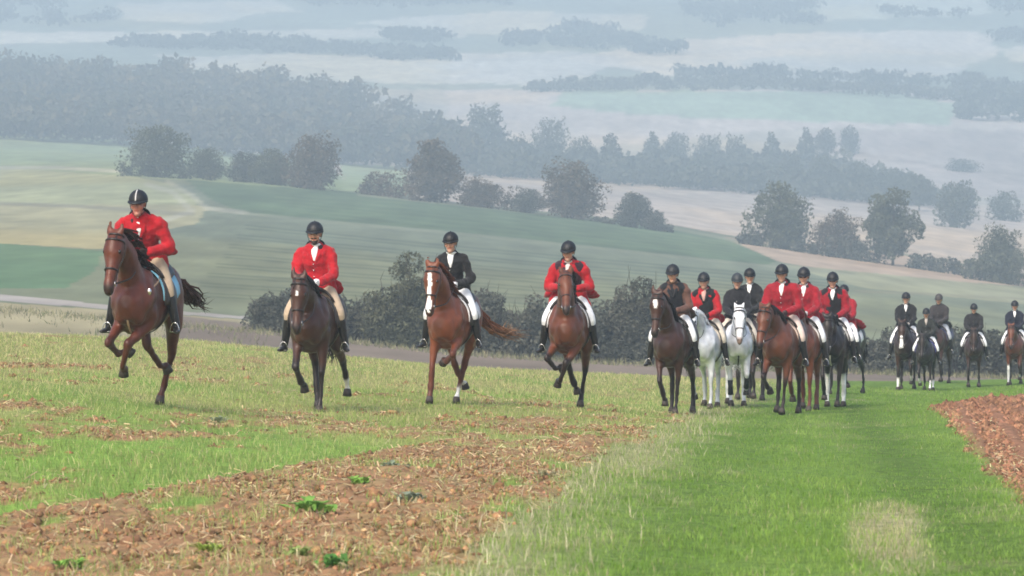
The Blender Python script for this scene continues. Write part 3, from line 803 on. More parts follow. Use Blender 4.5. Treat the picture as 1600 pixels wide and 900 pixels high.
def hedge(name, label, cat, spots, leafn, leaf, tone, seed, group=None, stems=True):
    """spots: list of (px, y_base, d, height, half-width) lobes that grow into one plant"""
    r = np.random.default_rng(seed)
    s0 = spots[0]
    org = A((s0[0] - 800) / F * s0[2], s0[2], 0.0); org[2] = float(land(s0[0], s0[2])[0])
    lobes = []; g = Geo()
    for px, d, H, w in [(s[0], s[2], s[3], s[4]) for s in spots]:
        b = A((px - 800) / F * d, d, float(land(px, d)[0])) - org
        for j in range(8):
            o = r.normal(0, w * .45, 2)
            zc = H * (.08 + .105 * j) * r.uniform(.85, 1.08)
            s = w * r.uniform(.5, .9) * (1.15 - .45 * zc / H)
            lobes.append((b[0] + o[0], b[1] + o[1] * .7, b[2] + zc, s, s, min(s * .8, H * .26)))
        for j in range(4):
            e = b + A(r.normal(0, w * .5), r.normal(0, w * .4), H * r.uniform(.55, .95))
            g.tube(catmull([b - A(0, 0, .2), lerp(b, e, .5) + r.normal(0, .08, 3), e], 6), np.linspace(.045, .012, 6), n=4)
            # whippy shoots that break the outline
            g.tube(np.array([e, e + A(r.normal(0, .15), r.normal(0, .1), H * r.uniform(.08, .2))]), A(.012, .005), n=4)
    P, k, v = clump_points(lobes, leafn, r, .4)
    cols = {'olive': OLIVE, 'russet': RUSSET, 'dark': DARK, 'grey': GREY}[tone]
    tone_ = r.uniform(0, 1, len(lobes))[k] * .6 + r.random(leafn) * .4
    c = lerp(np.asarray(cols[0]), np.asarray(cols[1]), tone_[:, None]) * r.uniform(.7, 1.35, (leafn, 1))
    V, q, cc = leaf_quads(P, leaf, c, r, v)
    root = empty(name, org); tag(root, label, cat, group)
    link("foliage", np_mesh("foliage", V, [q], M['leaf'], cc), root)
    tag(link("stem", g.mesh("stem", M['bark'], color=False), root), kind="stuff")
    return root
def base_y(px): return float(np.interp(px, PXN, YT[1]))
# the hedge just below the crest, behind the riders
sp = []
rh = np.random.default_rng(77)
for px in np.arange(455, 1760, 20) + rh.uniform(-9, 9, 66):
    top = np.interp(px, [440, 520, 600, 760, 860, 930, 1060, 1150, 1250, 1380, 1600, 1800], [464, 470, 466, 472, 476, 486, 498, 508, 524, 528, 533, 535]) + rh.normal(0, 9)
    d = 180 + rh.normal(0, .5); H = (base_y(px) + 8 - top) / F * d
    sp.append((px, 0, d, H, .85))
hedge("hedge", "long overgrown hedge running behind the riders at the foot of the green field", "hedge", sp, 98000, 0.10, 'dark', 78)
hedge("shrub", "rounded dark shrub at the left end of the long hedge", "shrub", [(403, 0, 179, 1.5, .6), (420, 0, 179, 1.95, .8), (440, 0, 179, 2.05, .8), (458, 0, 179.4, 1.8, .7)], 8000, 0.08, 'dark', 80, "tall shrubs in the hedge")
hedge("shrub", "tall peaked shrub standing out of the hedge left of the rider in black", "shrub", [(585, 0, 178.4, 2.6, .9), (610, 0, 178.5, 3.3, .9), (632, 0, 178.6, 4.3, 1.0), (650, 0, 178.6, 4.7, 1.0), (668, 0, 178.8, 4.3, .9), (690, 0, 178.8, 3.4, .9)], 18000, 0.082, 'olive', 81, "tall shrubs in the hedge")
hedge("shrub", "tall twiggy shrub with ragged top standing between the fourth and fifth riders", "shrub", [(962, 0, 178.6, 3.6, .7), (980, 0, 178.6, 4.2, .85), (1005, 0, 178.8, 4.3, .9), (1026, 0, 178.8, 3.9, .8)], 12000, 0.082, 'dark', 82, "tall shrubs in the hedge")
# low growth in the hedgerow across the valley
def low(label, pts, tone, seed, n=900, leaf=.28):
    L = []; n *= 2
    for px, ytop, ybase, d in pts:
        L.append((px, 0, d, (ybase - ytop) / F * d, max(1.2, (ybase - ytop) / F * d * .55)))
    return hedge("hedge", label, "hedge", L, n, leaf, tone, seed, "low hedges across the valley")
low("low scrub filling the hedgerow under the broad spreading tree and its left neighbours", [(200, 258, 277, 664), (240, 262, 279, 664), (285, 262, 282, 664), (330, 266, 285, 664), (372, 268, 290, 662), (420, 270, 296, 660), (465, 276, 299, 658)], 'olive', 97, 1100)
low("thin low bushes between the domed russet tree and the tall egg shaped tree", [(566, 284, 306, 650), (582, 268, 308, 650), (602, 276, 310, 648), (622, 268, 312, 646)], 'russet', 90)
low("low scrub between the tall egg shaped tree and the short dark tree", [(735, 300, 325, 640), (768, 296, 328, 638), (790, 292, 330, 637)], 'russet', 91, 500)
low("ankle high scrub line joining the peaked tree to the lone dark tree", [(935, 338, 346, 628), (955, 340, 348, 625), (1040, 346, 357, 618)], 'dark', 92, 350)
low("low hedge at the foot of the large round tree", [(1162, 354, 372, 600), (1180, 350, 374, 600), (1210, 356, 376, 598), (1250, 362, 380, 594), (1275, 366, 384, 592)], 'dark', 93, 900)
low("dark hedge under the broad low tree", [(1296, 358, 388, 588), (1320, 354, 389, 588), (1345, 356, 391, 586), (1370, 356, 392, 586)], 'dark', 94, 900)
low("long low hedge with a straight top running right from the open crowned tree", [(1430, 374, 399, 582), (1450, 376, 401, 580), (1470, 380, 404, 578), (1492, 381, 408, 576), (1512, 384, 411, 574)], 'dark', 95, 1000)
low("thick dark thicket spreading under the rounded tree beyond the last rider", [(1528, 384, 424, 555), (1550, 376, 426, 555), (1575, 374, 428, 555), (1602, 378, 430, 552), (1630, 376, 432, 550), (1660, 370, 434, 548)], 'olive', 96, 2200)

# second line of trees, beyond the pale field
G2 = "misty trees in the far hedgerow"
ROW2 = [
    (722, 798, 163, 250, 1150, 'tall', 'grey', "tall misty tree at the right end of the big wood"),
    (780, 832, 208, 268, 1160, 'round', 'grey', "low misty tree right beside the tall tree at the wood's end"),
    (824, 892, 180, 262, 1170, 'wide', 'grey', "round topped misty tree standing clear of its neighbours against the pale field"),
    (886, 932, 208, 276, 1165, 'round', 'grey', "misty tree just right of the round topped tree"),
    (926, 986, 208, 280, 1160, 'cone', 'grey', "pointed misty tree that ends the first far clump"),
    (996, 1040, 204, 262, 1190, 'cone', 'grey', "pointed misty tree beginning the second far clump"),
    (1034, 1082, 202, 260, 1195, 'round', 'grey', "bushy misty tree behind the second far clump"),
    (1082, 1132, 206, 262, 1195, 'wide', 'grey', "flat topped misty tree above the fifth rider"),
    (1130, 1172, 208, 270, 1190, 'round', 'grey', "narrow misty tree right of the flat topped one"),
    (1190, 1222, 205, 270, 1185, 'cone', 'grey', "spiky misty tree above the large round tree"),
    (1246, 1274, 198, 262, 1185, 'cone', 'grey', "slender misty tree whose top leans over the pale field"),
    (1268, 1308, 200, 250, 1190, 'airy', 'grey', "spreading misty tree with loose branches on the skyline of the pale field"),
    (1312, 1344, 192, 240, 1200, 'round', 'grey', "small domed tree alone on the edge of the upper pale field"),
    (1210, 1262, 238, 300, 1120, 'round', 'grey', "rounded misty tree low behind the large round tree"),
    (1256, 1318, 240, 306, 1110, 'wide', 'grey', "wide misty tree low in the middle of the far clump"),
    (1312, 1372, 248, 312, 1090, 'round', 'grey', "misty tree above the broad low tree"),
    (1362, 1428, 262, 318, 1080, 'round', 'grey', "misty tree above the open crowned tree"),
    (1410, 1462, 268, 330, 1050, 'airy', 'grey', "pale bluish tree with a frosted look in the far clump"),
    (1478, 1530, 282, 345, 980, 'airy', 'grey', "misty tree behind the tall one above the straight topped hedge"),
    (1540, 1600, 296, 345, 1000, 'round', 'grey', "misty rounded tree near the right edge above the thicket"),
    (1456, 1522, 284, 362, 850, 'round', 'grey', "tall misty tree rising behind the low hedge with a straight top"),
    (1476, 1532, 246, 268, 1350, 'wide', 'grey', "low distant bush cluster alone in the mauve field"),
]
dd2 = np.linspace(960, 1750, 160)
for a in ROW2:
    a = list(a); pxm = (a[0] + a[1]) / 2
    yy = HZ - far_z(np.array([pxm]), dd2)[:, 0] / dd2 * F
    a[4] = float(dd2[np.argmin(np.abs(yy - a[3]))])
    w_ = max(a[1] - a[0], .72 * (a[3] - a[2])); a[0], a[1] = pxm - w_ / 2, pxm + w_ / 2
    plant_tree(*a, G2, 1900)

def wood(name, label, trees, per, leaf, cols, seed):
    """a far-off wood as one mass of crowns; trees = (px, d, height, width)"""
    r = np.random.default_rng(seed)
    Vs, Qs, Cs, off = [], [], [], 0
    for px, d, H, W in trees:
        z = float(land(px, d)[0]); b = A((px - 800) / F * d, d, z)
        lob = [(0, 0, H * .55, W * .5, W * .5, H * .42)] + [(r.normal(0, W * .25), r.normal(0, W * .25), H * r.uniform(.4, .85), W * .26, W * .26, H * .2) for _ in range(5)]
        P, k, v = clump_points(lob, per, r, .25)
        t = r.random()
        c = lerp(np.asarray(cols[0]), np.asarray(cols[1]), np.clip(t * .7 + r.random((per, 1)) * .3, 0, 1)) * r.uniform(.8, 1.2, (per, 1))
        V, q, cc = leaf_quads(P + b, leaf * W / 9, c, r, v)
        Vs.append(V); Qs.append(q + off); Cs.append(cc); off += len(V)
    return tag(link(name, np_mesh(name, np.vstack(Vs), [np.vstack(Qs)], M['leaf'], np.vstack(Cs))), label, kind="stuff")
rw = np.random.default_rng(5)
tr = []
while len(tr) < 620:
    d = rw.uniform(1185, 1520); px = rw.uniform(-420, 735)
    lim = np.interp(px, [-420, 560, 640, 700, 735], [1520, 1520, 1470, 1380, 1230])
    if d > lim: continue
    tr.append((px, d, rw.uniform(8.5, 13.5) * (1.15 if d > 1440 else 1), rw.uniform(7, 12)))
for px in np.arange(-420, 740, 11):
    tr.append((px, rw.uniform(1172, 1185), rw.uniform(6, 10), rw.uniform(6, 9)))
wood("distant_wood", "autumn wood covering the hillside across the valley", tr, 95, 1.25, ((0.03, 0.045, 0.03), (0.15, 0.125, 0.075)), 6)
tr = [(px, rw.uniform(1150, 1210), rw.uniform(3, 6.5), rw.uniform(5, 8)) for px in np.arange(735, 1500, 9)]
while len(tr) < 420:
    px = rw.uniform(735, 1440)
    tr.append((px, rw.uniform(1170, np.interp(px, [735, 900, 990, 1010, 1330, 1440], [1330, 1300, 1260, 1330, 1400, 1200])), rw.uniform(4, 8.5), rw.uniform(7, 11)))
wood("distant_thicket", "scrub joining the misty trees of the far hedgerow", tr, 80, 1.2, ((0.06, 0.07, 0.048), (0.12, 0.12, 0.085)), 7)
tr = [(px, rw.uniform(1790, 1840), rw.uniform(3.5, 6.5), rw.uniform(7, 11)) for px in np.arange(835, 1530, 8)]
wood("distant_hedgerow", "dark line of trees above the upper pale field", tr, 60, 1.3, ((0.08, 0.095, 0.075), (0.13, 0.135, 0.10)), 8)
tr = [(rw.uniform(1505, 1900), rw.uniform(1700, 1880), rw.uniform(6, 11), rw.uniform(9, 13)) for _ in range(150)]
wood("distant_copse", "blue hazed copse at the right edge below the hills", tr, 70, 1.5, ((0.07, 0.085, 0.065), (0.12, 0.125, 0.095)), 9)
dd3 = np.linspace(1700, 2940, 200); tr = []
for x0, x1, y, n, dy in [(-300, 180, 34, 70, 5), (-300, 95, 12, 60, 5), (190, 700, 80, 90, 2), (230, 480, 72, 40, 2), (470, 790, 4, 90, 4), (600, 700, 62, 26, 3), (600, 650, 92, 12, 2), (800, 1010, 70, 60, 5), (880, 960, 55, 22, 4), (1070, 1275, 24, 80, 9), (1000, 1080, 84, 14, 2), (1555, 1900, 66, 60, 4), (1545, 1900, 10, 80, 7), (1380, 1500, 26, 12, 2), (1060, 1560, 128, 60, 1.5)]:
    col_y = HZ - far_z(np.array([(x0 + x1) / 2]), dd3)[:, 0] / dd3 * F
    for _ in range(n):
        tr.append((rw.uniform(x0, x1), float(dd3[np.argmin(np.abs(col_y - y - rw.normal(0, dy)))]), rw.uniform(4, 8), rw.uniform(9, 15)))
wood("distant_woods", "blue strips of woodland on the hillside in the haze", tr, 26, 1.5, ((0.06, 0.08, 0.065), (0.10, 0.11, 0.09)), 10)

# rough verge below the hedge and along the track
def verge():
    r = np.random.default_rng(900); n = 9000
    px = r.uniform(-250, 1750, n); d = np.where(r.random(n) < .6, r.uniform(172, 179, n), r.uniform(135, 172, n))
    keep = (d > 172) | (px < 420) & (fbm(px * .02, d * .1, 5) > .45)
    px, d = px[keep], d[keep]; n = len(px)
    z = np.concatenate([np.diag(far_z(px[i:i + 200], d[i:i + 200])) for i in range(0, n, 200)])
    P = np.stack([(px - 800) / F * d, d, z - .02], 1)
    c = lerp(A(.30, .27, .16), A(.14, .16, .07), r.random((n, 1))) * r.uniform(.6, 1.2, (n, 1))
    V, f, cc = blade_mesh(P, r.uniform(.1, .38, n), r.uniform(.03, .08, n), r.uniform(.1, .9, n), c, c * 1.1, 901, False)
    tag(link("verge_grass", np_mesh("verge_grass", V, f, M['straw'], cc)), "rough pale verge grass below the long hedge", kind="stuff")
verge()

# ---------------------------------------------------------------- horses
# local frame of a horse: x forward, y to its left, z up, origin on the ground below the girth
TORSO = A(  # x, top, bottom, half width
    (-0.93, 1.40, 1.16, 0.10), (-0.86, 1.48, 1.04, 0.19), (-0.74, 1.54, 0.97, 0.25), (-0.56, 1.575, 0.95, 0.285), (-0.36, 1.55, 0.955, 0.28),
    (-0.12, 1.50, 0.92, 0.305), (0.10, 1.505, 0.885, 0.30), (0.28, 1.555, 0.875, 0.27), (0.42, 1.60, 0.89, 0.235), (0.56, 1.55, 0.93, 0.21), (0.68, 1.44, 0.98, 0.19), (0.76, 1.34, 1.05, 0.15))
def torso_at(x):
    return tuple(np.interp(x, TORSO[:, 0], TORSO[:, k]) for k in (1, 2, 3))
def on_barrel(x, ang, off=0.0):
    """point on the barrel at x; ang 0 = along the back, +90 = left flank (degrees)"""
    t, b, w = torso_at(x)
    a = np.radians(ang)
    return np.stack([np.broadcast_to(x, np.shape(a + x)), np.sin(a) * (w + off), (t + b) / 2 + np.cos(a) * ((t - b) / 2 + off)], -1)
HEAD = A(  # t along the head, offset towards the face, half depth, half width
    (-0.06, -0.010, 0.070, 0.062), (0.06, -0.005, 0.108, 0.084), (0.18, -0.020, 0.132, 0.100), (0.30, -0.026, 0.136, 0.098), (0.42, -0.022, 0.118, 0.080),
    (0.56, -0.006, 0.090, 0.063), (0.70, 0.002, 0.073, 0.054), (0.82, 0.002, 0.068, 0.054), (0.92, -0.002, 0.066, 0.056), (1.0, -0.006, 0.052, 0.046))
HL = 0.65
HEAD[:, 1:] *= 1.08; HEAD[:, 3] *= 1.06
TORSO[:, 3] *= 1.08
TORSO[:, 2] -= np.interp(TORSO[:, 0], [-.6, -.1, .3, .8], [.0, .04, .09, .10])
LEGN = dict(f=(0.40, 0.30, 0.15), h=(0.36, 0.46, 0.37, 0.145))

def leg_points(kind, side, ang, lat):
    """joints from the body to the coronet; ang: degrees from straight down, + forward; lat: outward lean"""
    if kind == 'f': p = A(0.46, side * 0.16, 0.945); L = LEGN['f']
    else: p = A(-0.62, side * 0.15, 1.235); L = LEGN['h']
    pts = [p]
    lats = list(lat) if isinstance(lat, (tuple, list)) else [lat] * len(L)
    lats += [lats[-1]] * (len(L) - len(lats))
    for l, a, la in zip(L, ang, lats):
        a = math.radians(a); s = math.radians(la) * side
        pts.append(pts[-1] + l * A(math.sin(a) * math.cos(s), math.sin(s), -math.cos(a) * math.cos(s)))
    return np.array(pts)

STAND = dict(fl=((2, -1, 30), 0), fr=((2, -1, 30), 0), hl=((32, -33, 0, 28), 0), hr=((32, -33, 0, 28), 0))
COATS = dict(  # body, legs (below the knee), mane and tail, muzzle
    chestnut=((0.165, 0.062, 0.026), (0.10, 0.036, 0.018), (0.12, 0.045, 0.022), (0.06, 0.028, 0.018)),
    darkchestnut=((0.105, 0.036, 0.019), (0.075, 0.027, 0.015), (0.035, 0.018, 0.012), (0.03, 0.017, 0.013)),
    bay=((0.125, 0.052, 0.026), (0.018, 0.013, 0.011), (0.014, 0.011, 0.010), (0.02, 0.014, 0.012)),
    darkbay=((0.055, 0.028, 0.018), (0.015, 0.012, 0.011), (0.012, 0.010, 0.010), (0.02, 0.015, 0.013)),
    brown=((0.038, 0.022, 0.015), (0.014, 0.012, 0.011), (0.011, 0.010, 0.010), (0.018, 0.014, 0.012)),
    black=((0.020, 0.017, 0.016), (0.013, 0.012, 0.012), (0.010, 0.010, 0.010), (0.016, 0.014, 0.013)),
    grey=((0.60, 0.62, 0.65), (0.42, 0.44, 0.47), (0.55, 0.57, 0.60), (0.22, 0.22, 0.23)),
    white=((0.74, 0.75, 0.77), (0.62, 0.63, 0.66), (0.72, 0.73, 0.75), (0.26, 0.25, 0.26)),
)
def make_horse(P, label):
    voxel = P.get('voxel', 0.025)
    body_c, leg_c, hair_c, muz_c = [A(*c) * (A(.84, .60, .47) if c[0] < .3 else 1) for c in COATS[P['coat']]]
    r = np.random.default_rng(P['seed'])
    g = Geo()
    # trunk
    n = 20; a = np.arange(n) / n * 2 * math.pi
    c0 = (TORSO[:, 1] + TORSO[:, 2]) / 2
    g.tube(np.stack([TORSO[:, 0], 0 * c0, c0], 1), TORSO[:, 3], (TORSO[:, 1] - TORSO[:, 2]) / 2, n=n)
    for s in (-1, 1):
        g.tube(np.array([A(.40, s * .13, 1.46), A(.52, s * .165, 1.28), A(.66, s * .13, 1.13)]), (.07, .105, .10), (.11, .13, .12))      # shoulder
        g.ell(A(.70, s * .09, 1.07), A(.12, .095, .15))                                                                               # breast
        g.tube(np.array([A(-.62, s * .12, 1.45), A(-.66, s * .15, 1.25), A(-.60, s * .15, 1.05)]), (.13, .145, .12), (.19, .21, .18))     # quarters
    # neck
    poll = A(*P.get('poll', (1.12, 0.0, 1.99)))
    nb = A(0.50, 0, 1.30)
    mid = lerp(nb, poll, .5) + A(-0.03, 0, .07) + A(0, -poll[1] * .2, 0)
    nk = catmull([nb - A(.12, 0, .06), nb, mid, poll - A(.03, 0, .03)], 12)
    tt = np.linspace(0, 1, 12)
    g.tube(nk, np.interp(tt, [0, .33, .66, 1], [.185, .165, .112, .086]), np.interp(tt, [0, .33, .66, 1], [.27, .265, .175, .118]))
    # head
    pit, yaw = math.radians(P.get('head_pitch', 68)), math.radians(P.get('head_yaw', 0))
    h = A(math.cos(pit) * math.cos(yaw), math.cos(pit) * math.sin(yaw), -math.sin(pit))
    sd = nrm(np.cross(A(0, 0, 1), h)); fd = np.cross(h, sd)          # sd: head's left, fd: out of the forehead
    hp = lambda t, f=0.0, s=0.0: poll + h * HL * t + fd * f + sd * s
    g.tube(np.array([hp(t, o) for t, o, d_, w in HEAD]), HEAD[:, 3] * 1.0, HEAD[:, 2], ref=sd, n=16)
    g.ell(hp(.26, -.05), np.array([sd * .094, fd * .11, h * .13]))
    for s in (-1, 1):
        g.ell(hp(.27, .055, s * .076), np.array([sd * .03, fd * .035, h * .05]))          # brow over the eye
        g.ell(hp(.93, .035, s * .034), np.array([sd * .024, fd * .03, h * .04]))          # nostril wing
        e0 = hp(-.02, .03, s * .05); tilt = P.get('ears', 0.25)
        e1 = e0 - h * .085 + sd * s * .03 + fd * tilt * .05; e2 = e0 - h * .16 + sd * s * .02 + fd * tilt * .16
        g.tube(np.array([e0 + h * .03, e0 - h * .02, e1, e2]), (.036, .044, .043, .010), (.026, .026, .020, .008), ref=sd, n=8)
    g.ell(hp(.97, -.05), np.array([sd * .036, fd * .035, h * .05]))                       # chin
    # legs
    legs = {}
    for key in ('fl', 'fr', 'hl', 'hr'):
        ang, lat = P['legs'].get(key, STAND[key]) if 'legs' in P else STAND[key]
        side = 1 if key[1] == 'l' else -1
        p = leg_points(key[0], side, ang, lat); legs[key] = p
        if key[0] == 'f':
            up = p[0] + A(.03, 0, .16)
            g.tube(catmull([up, p[0], p[1]], 9), [.10, .10, .095, .09, .08, .068, .056, .048, .046], [.15, .14, .125, .11, .095, .08, .066, .056, .052])
            g.ell(p[1] + A(.006, 0, 0), A(.05, .046, .062))
            g.tube(np.array([p[1], lerp(p[1], p[2], .25), lerp(p[1], p[2], .75), p[2]]), (.046, .038, .036, .043), (.052, .048, .046, .050))
            g.ell(p[2], A(.045, .041, .045))
            g.tube(np.array([p[2], lerp(p[2], p[3], .6), p[3]]), (.036, .034, .046), (.038, .035, .05))
        else:
            st = p[1]
            g.tube(catmull([p[0], lerp(p[0], st, .6), st], 6), [.14, .145, .14, .13, .115, .10], [.23, .23, .215, .19, .165, .13])
            g.tube(catmull([lerp(p[0], st, .75), st, lerp(st, p[2], .5), p[2]], 10), [.115, .115, .11, .10, .09, .078, .066, .055, .047, .044], [.16, .155, .14, .125, .11, .094, .08, .068, .06, .056])
            g.ell(p[2] + A(-.012, 0, .012), A(.058, .044, .062))
            g.tube(np.array([p[2], lerp(p[2], p[3], .3), lerp(p[2], p[3], .8), p[3]]), (.047, .040, .038, .045), (.058, .050, .048, .052))
            g.ell(p[3], A(.047, .042, .047))
            g.tube(np.array([p[3], lerp(p[3], p[4], .6), p[4]]), (.037, .035, .046), (.04, .037, .05))
    lowest = min(p[-1][2] for p in legs.values()) - 0.075
    # colouring by where on the animal a point lies
    socks = P.get('socks', {})
    blaze = P.get('blaze')
    def colour(v):
        c = np.repeat(body_c[None], len(v), 0)
        c = c * (0.74 + 0.34 * vnoise(v[:, 0] * 3.2 + P['seed'], v[:, 2] * 3.2 + v[:, 1] * 2, 3) + 0.22 * vnoise(v[:, 0] * 11, v[:, 2] * 11 + v[:, 1] * 9, 13))[:, None]
        for key, p in legs.items():
            best = np.full(len(v), 9.0); sc = np.zeros(len(v)); acc = 0.0
            for a_, b_ in zip(p[:-1], p[1:]):
                ab = b_ - a_; L = np.linalg.norm(ab)
                t = np.clip(((v - a_) @ ab) / (L * L), 0, 1)
                dd = np.linalg.norm(v - a_ - t[:, None] * ab, axis=1)
                m = dd < best; best = np.where(m, dd, best); sc = np.where(m, acc + t * L, sc); acc += L
            j = .40 if key[0] == 'f' else .82
            near = best < .13
            k = sstep(j - .16, j - .02, sc) * near
            if P.get('bellyw') and key in P['bellyw']: pass
            c = lerp(c, leg_c, k[:, None])
            if key in socks:
                hgt, col = socks[key]
                k = sstep(acc - hgt - .05, acc - hgt + .01, sc + .03 * vnoise(v[:, 1] * 30, v[:, 0] * 30, 8)) * near
                c = lerp(c, A(*col), k[:, None])
        rel = v - poll
        t = (rel @ h) / HL; f = rel @ fd; s = rel @ sd
        onhead = (t > -.1) & (t < 1.15) & (np.abs(s) < .14) & (f > -.2) & (f < .2)
        c = lerp(c, muz_c, (sstep(.80, .95, t) * onhead)[:, None])
        if blaze:
            for t0, t1, w0, w1 in blaze:
                w = np.interp(t, [t0, t1], [w0, w1])
                k = onhead & (t > t0) & (t < t1) & (np.abs(s + .006 * np.sin(t * 14)) < w) & (f > .0)
                c[k] = (0.78, 0.77, 0.75)
        for sgn in (-1, 1):   # nostrils, ear linings
            q = hp(.945, .055, sgn * .036)
            c[np.linalg.norm(v - q, axis=1) < .021] = (.012, .010, .010)
        mouth = onhead & (np.abs(t - 1.0 - 0.0 * f) < .03) & (f < .0) & (f > -.05)
        c[mouth] *= .5
        return c
    body = g.fused("body", M['coat'], voxel, 4, colour, (.020, 7.0))
    dz = -lowest
    root = P['root']
    tag(root, label, "horse", "horses of the hunt")
    off = A(0, 0, dz)
    def put(name, mesh, parent=root, shift=True):
        return link(name, mesh, parent, tuple(off) if parent is root else None)
    put("body", body)
    # hooves
    for key, p in legs.items():
        d = nrm(p[-1] - p[-2]); ang = P['legs'].get(key, STAND[key])[0][-1] if 'legs' in P else 30
        gh = Geo(); dn = nrm(lerp(A(0, 0, -1), d, .55 if abs(ang) > 50 else .15))
        fw = nrm(np.cross(np.cross(dn, A(1, 0, 0) if abs(dn[0]) < .9 else A(0, 0, 1)), dn))
        if abs(ang) <= 50: fw = nrm(A(1, 0, 0) - dn * dn[0])
        q = p[-1]
        gh.tube(np.array([q - dn * .012, q + dn * .02 + fw * .008, q + dn * .075 + fw * .028]), (.046, .052, .062), (.05, .056, .068), n=12, round_=False)
        put("hoof", gh.mesh("hoof", M['hoof'], color=False))
    # eyes
    for s in (-1, 1):
        ge = Geo(); ge.ell(hp(.285, .055, s * .092), np.array([sd * .017, fd * .022, h * .026]), n=10, m=6)
        put("eye", ge.mesh("eye", M['eye'], color=False))
    # mane: locks along the crest, falling to one side
    gm = Geo(); ms = P.get('mane_side', 1)
    for k in range(60):
        t = .16 + .82 * k / 59
        i = t * 11; i0 = min(int(i), 10); c_ = lerp(nk[i0], nk[i0 + 1], i - i0)
        T = nrm(nk[min(i0 + 1, 11)] - nk[i0]); up = nrm(A(0, 0, 1) - T * T[2])
        hh = np.interp(t, [0, .33, .66, 1], [.27, .265, .175, .118])
        w = np.interp(t, [0, .33, .66, 1], [.185, .165, .112, .086])
        b = c_ + up * (hh - .02); fl = P.get('mane_lift', .0) * r.uniform(.5, 1.3)
        l = P.get('mane_len', .15) * r.uniform(.75, 1.25)
        p1 = b + up * (.03 + fl * .06) + A(-.02, ms * .035, 0); p2 = p1 + A(-.03 - fl * .1, ms * (w * .55 + .02), -l * .55 * (1 - fl)); p3 = p2 + A(-.02 - fl * .08, ms * .02, -l * .6 * (1 - fl)) + r.normal(0, .012, 3)
        gm.tube(catmull([b, p1, p2, p3], 6), np.array([.020, .020, .017, .012, .008, .002]), np.array([.012, .014, .013, .010, .007, .002]), ref=T, n=4, c=hair_c * r.uniform(.7, 1.35))
    put("mane", gm.mesh("mane", M['hair']))
    gf = Geo()
    for k in range(5):
        b = hp(-.03, .06, (k - 2) * .018)
        gf.tube(catmull([b, b + fd * .03 + h * .05, b + fd * .045 + h * (.13 + .02 * r.random()) + sd * r.normal(0, .015)], 5), [.014, .016, .014, .009, .002], [.008] * 5, ref=sd, n=6, c=hair_c * r.uniform(.7, 1.3))
    put("forelock", gf.mesh("forelock", M['hair']))
    # tail
    gt = Geo(); tb = A(-.91, 0, 1.39)
    tc = P.get('tail', ((-.10, 0, .02), (-.25, 0, -.15), (-.32, 0, -.45), (-.34, 0, -.75)))
    tip_c = A(*P['tail_tip']) if 'tail_tip' in P else hair_c
    sp = P.get('tail_spread', .07)
    for k in range(70):
        q = [tb + r.normal(0, .012, 3)]
        for j, o in enumerate(tc):
            s_ = sp * (.3 + .9 * (j + 1) / len(tc))
            q.append(tb + A(*o) * (r.uniform(.7, 1.08) if j == len(tc) - 1 else 1) + r.normal(0, s_, 3) * A(.7, 1, .7))
        m_ = 7; cc = catmull(q, m_); tt_ = np.linspace(0, 1, m_)
        rad = np.interp(tt_, [0, .2, .6, .85, 1], [.020, .020, .015, .008, .001])
        k0 = gt.n; gt.tube(cc, rad, rad * .6, n=4, c=(0, 0, 0))
        nv = gt.n - k0; zt = np.clip(np.arange(nv) / nv, 0, 1)
        gt.c[-1] = lerp(hair_c, tip_c, sstep(.4, .95, zt)[:, None]) * r.uniform(.7, 1.35)
    put("tail", gt.mesh("tail", M['hair']))
    # ---- tack
    lc = A(*P.get('tack', (.018, .013, .011)))
    def ring_at(t, grow=.006, w=.011, lo=0, hi=360, mat='leather', col=None, name="noseband"):
        o, dd, ww = [np.interp(t, HEAD[:, 0], HEAD[:, k]) for k in (1, 2, 3)]
        a_ = np.radians(np.linspace(lo, hi, 25))
        pts = np.array([hp(t, o + (dd + grow) * math.sin(q), (ww + grow) * math.cos(q)) for q in a_])
        gg = Geo(); gg.tube(pts, w, .005, ref=h, n=6, c=lc if col is None else col); return gg
    br = Geo()
    def merge(G1, G2):
        for v, c in zip(G2.v, G2.c): pass
        for q in G2.q: G1.q.append(q + G1.n)
        for q in G2.t: G1.t.append(q + G1.n)
        G1.v += G2.v; G1.c += G2.c; G1.n += G2.n
    merge(br, ring_at(.60)); merge(br, ring_at(.08, .010, .012, -20, 200)); merge(br, ring_at(-.03, .012, .012, -60, 240))
    bits = {}
    for s in (-1, 1):
        pts = []
        for t in (.06, .25, .45, .60, .80):
            o, dd, ww = [np.interp(t, HEAD[:, 0], HEAD[:, k]) for k in (1, 2, 3)]
            pts.append(hp(t, o - .1 * dd - (.012 if t > .7 else 0), s * (ww + .007)))
        br.tube(catmull(pts, 10), .009, .004, ref=h * .2 + fd, n=6, c=lc)
        bits[s] = hp(.83, -.022, s * .064)
    bo = put("bridle", br.mesh("bridle", M['leather']))
    for s in (-1, 1):
        gb = Geo(); a_ = np.linspace(0, 2 * math.pi, 17)
        gb.tube(np.array([bits[s] + fd * .03 * math.cos(q) + h * .03 * math.sin(q) for q in a_]), .005, n=6, c=(.6, .6, .6), ref=sd)
        link("bit_ring", gb.mesh("bit_ring", M['metal'], color=False), bo)
    hands = {s: A(*P.get('hands', (.40, .075, 1.70))) * A(1, s, 1) for s in (-1, 1)}
    for s in (-1, 1):
        b = bits[s]; e = hands[s] - off
        w = lerp(b, e, .5) + A(0, s * .06, -.05)
        gr = Geo(); gr.tube(catmull([b, lerp(b, w, .55) + A(0, s * .03, -.02), w, e], 14), .010, .004, ref=(0, 0, 1), n=6, c=lc)
        put("rein", gr.mesh("rein", M['leather']))
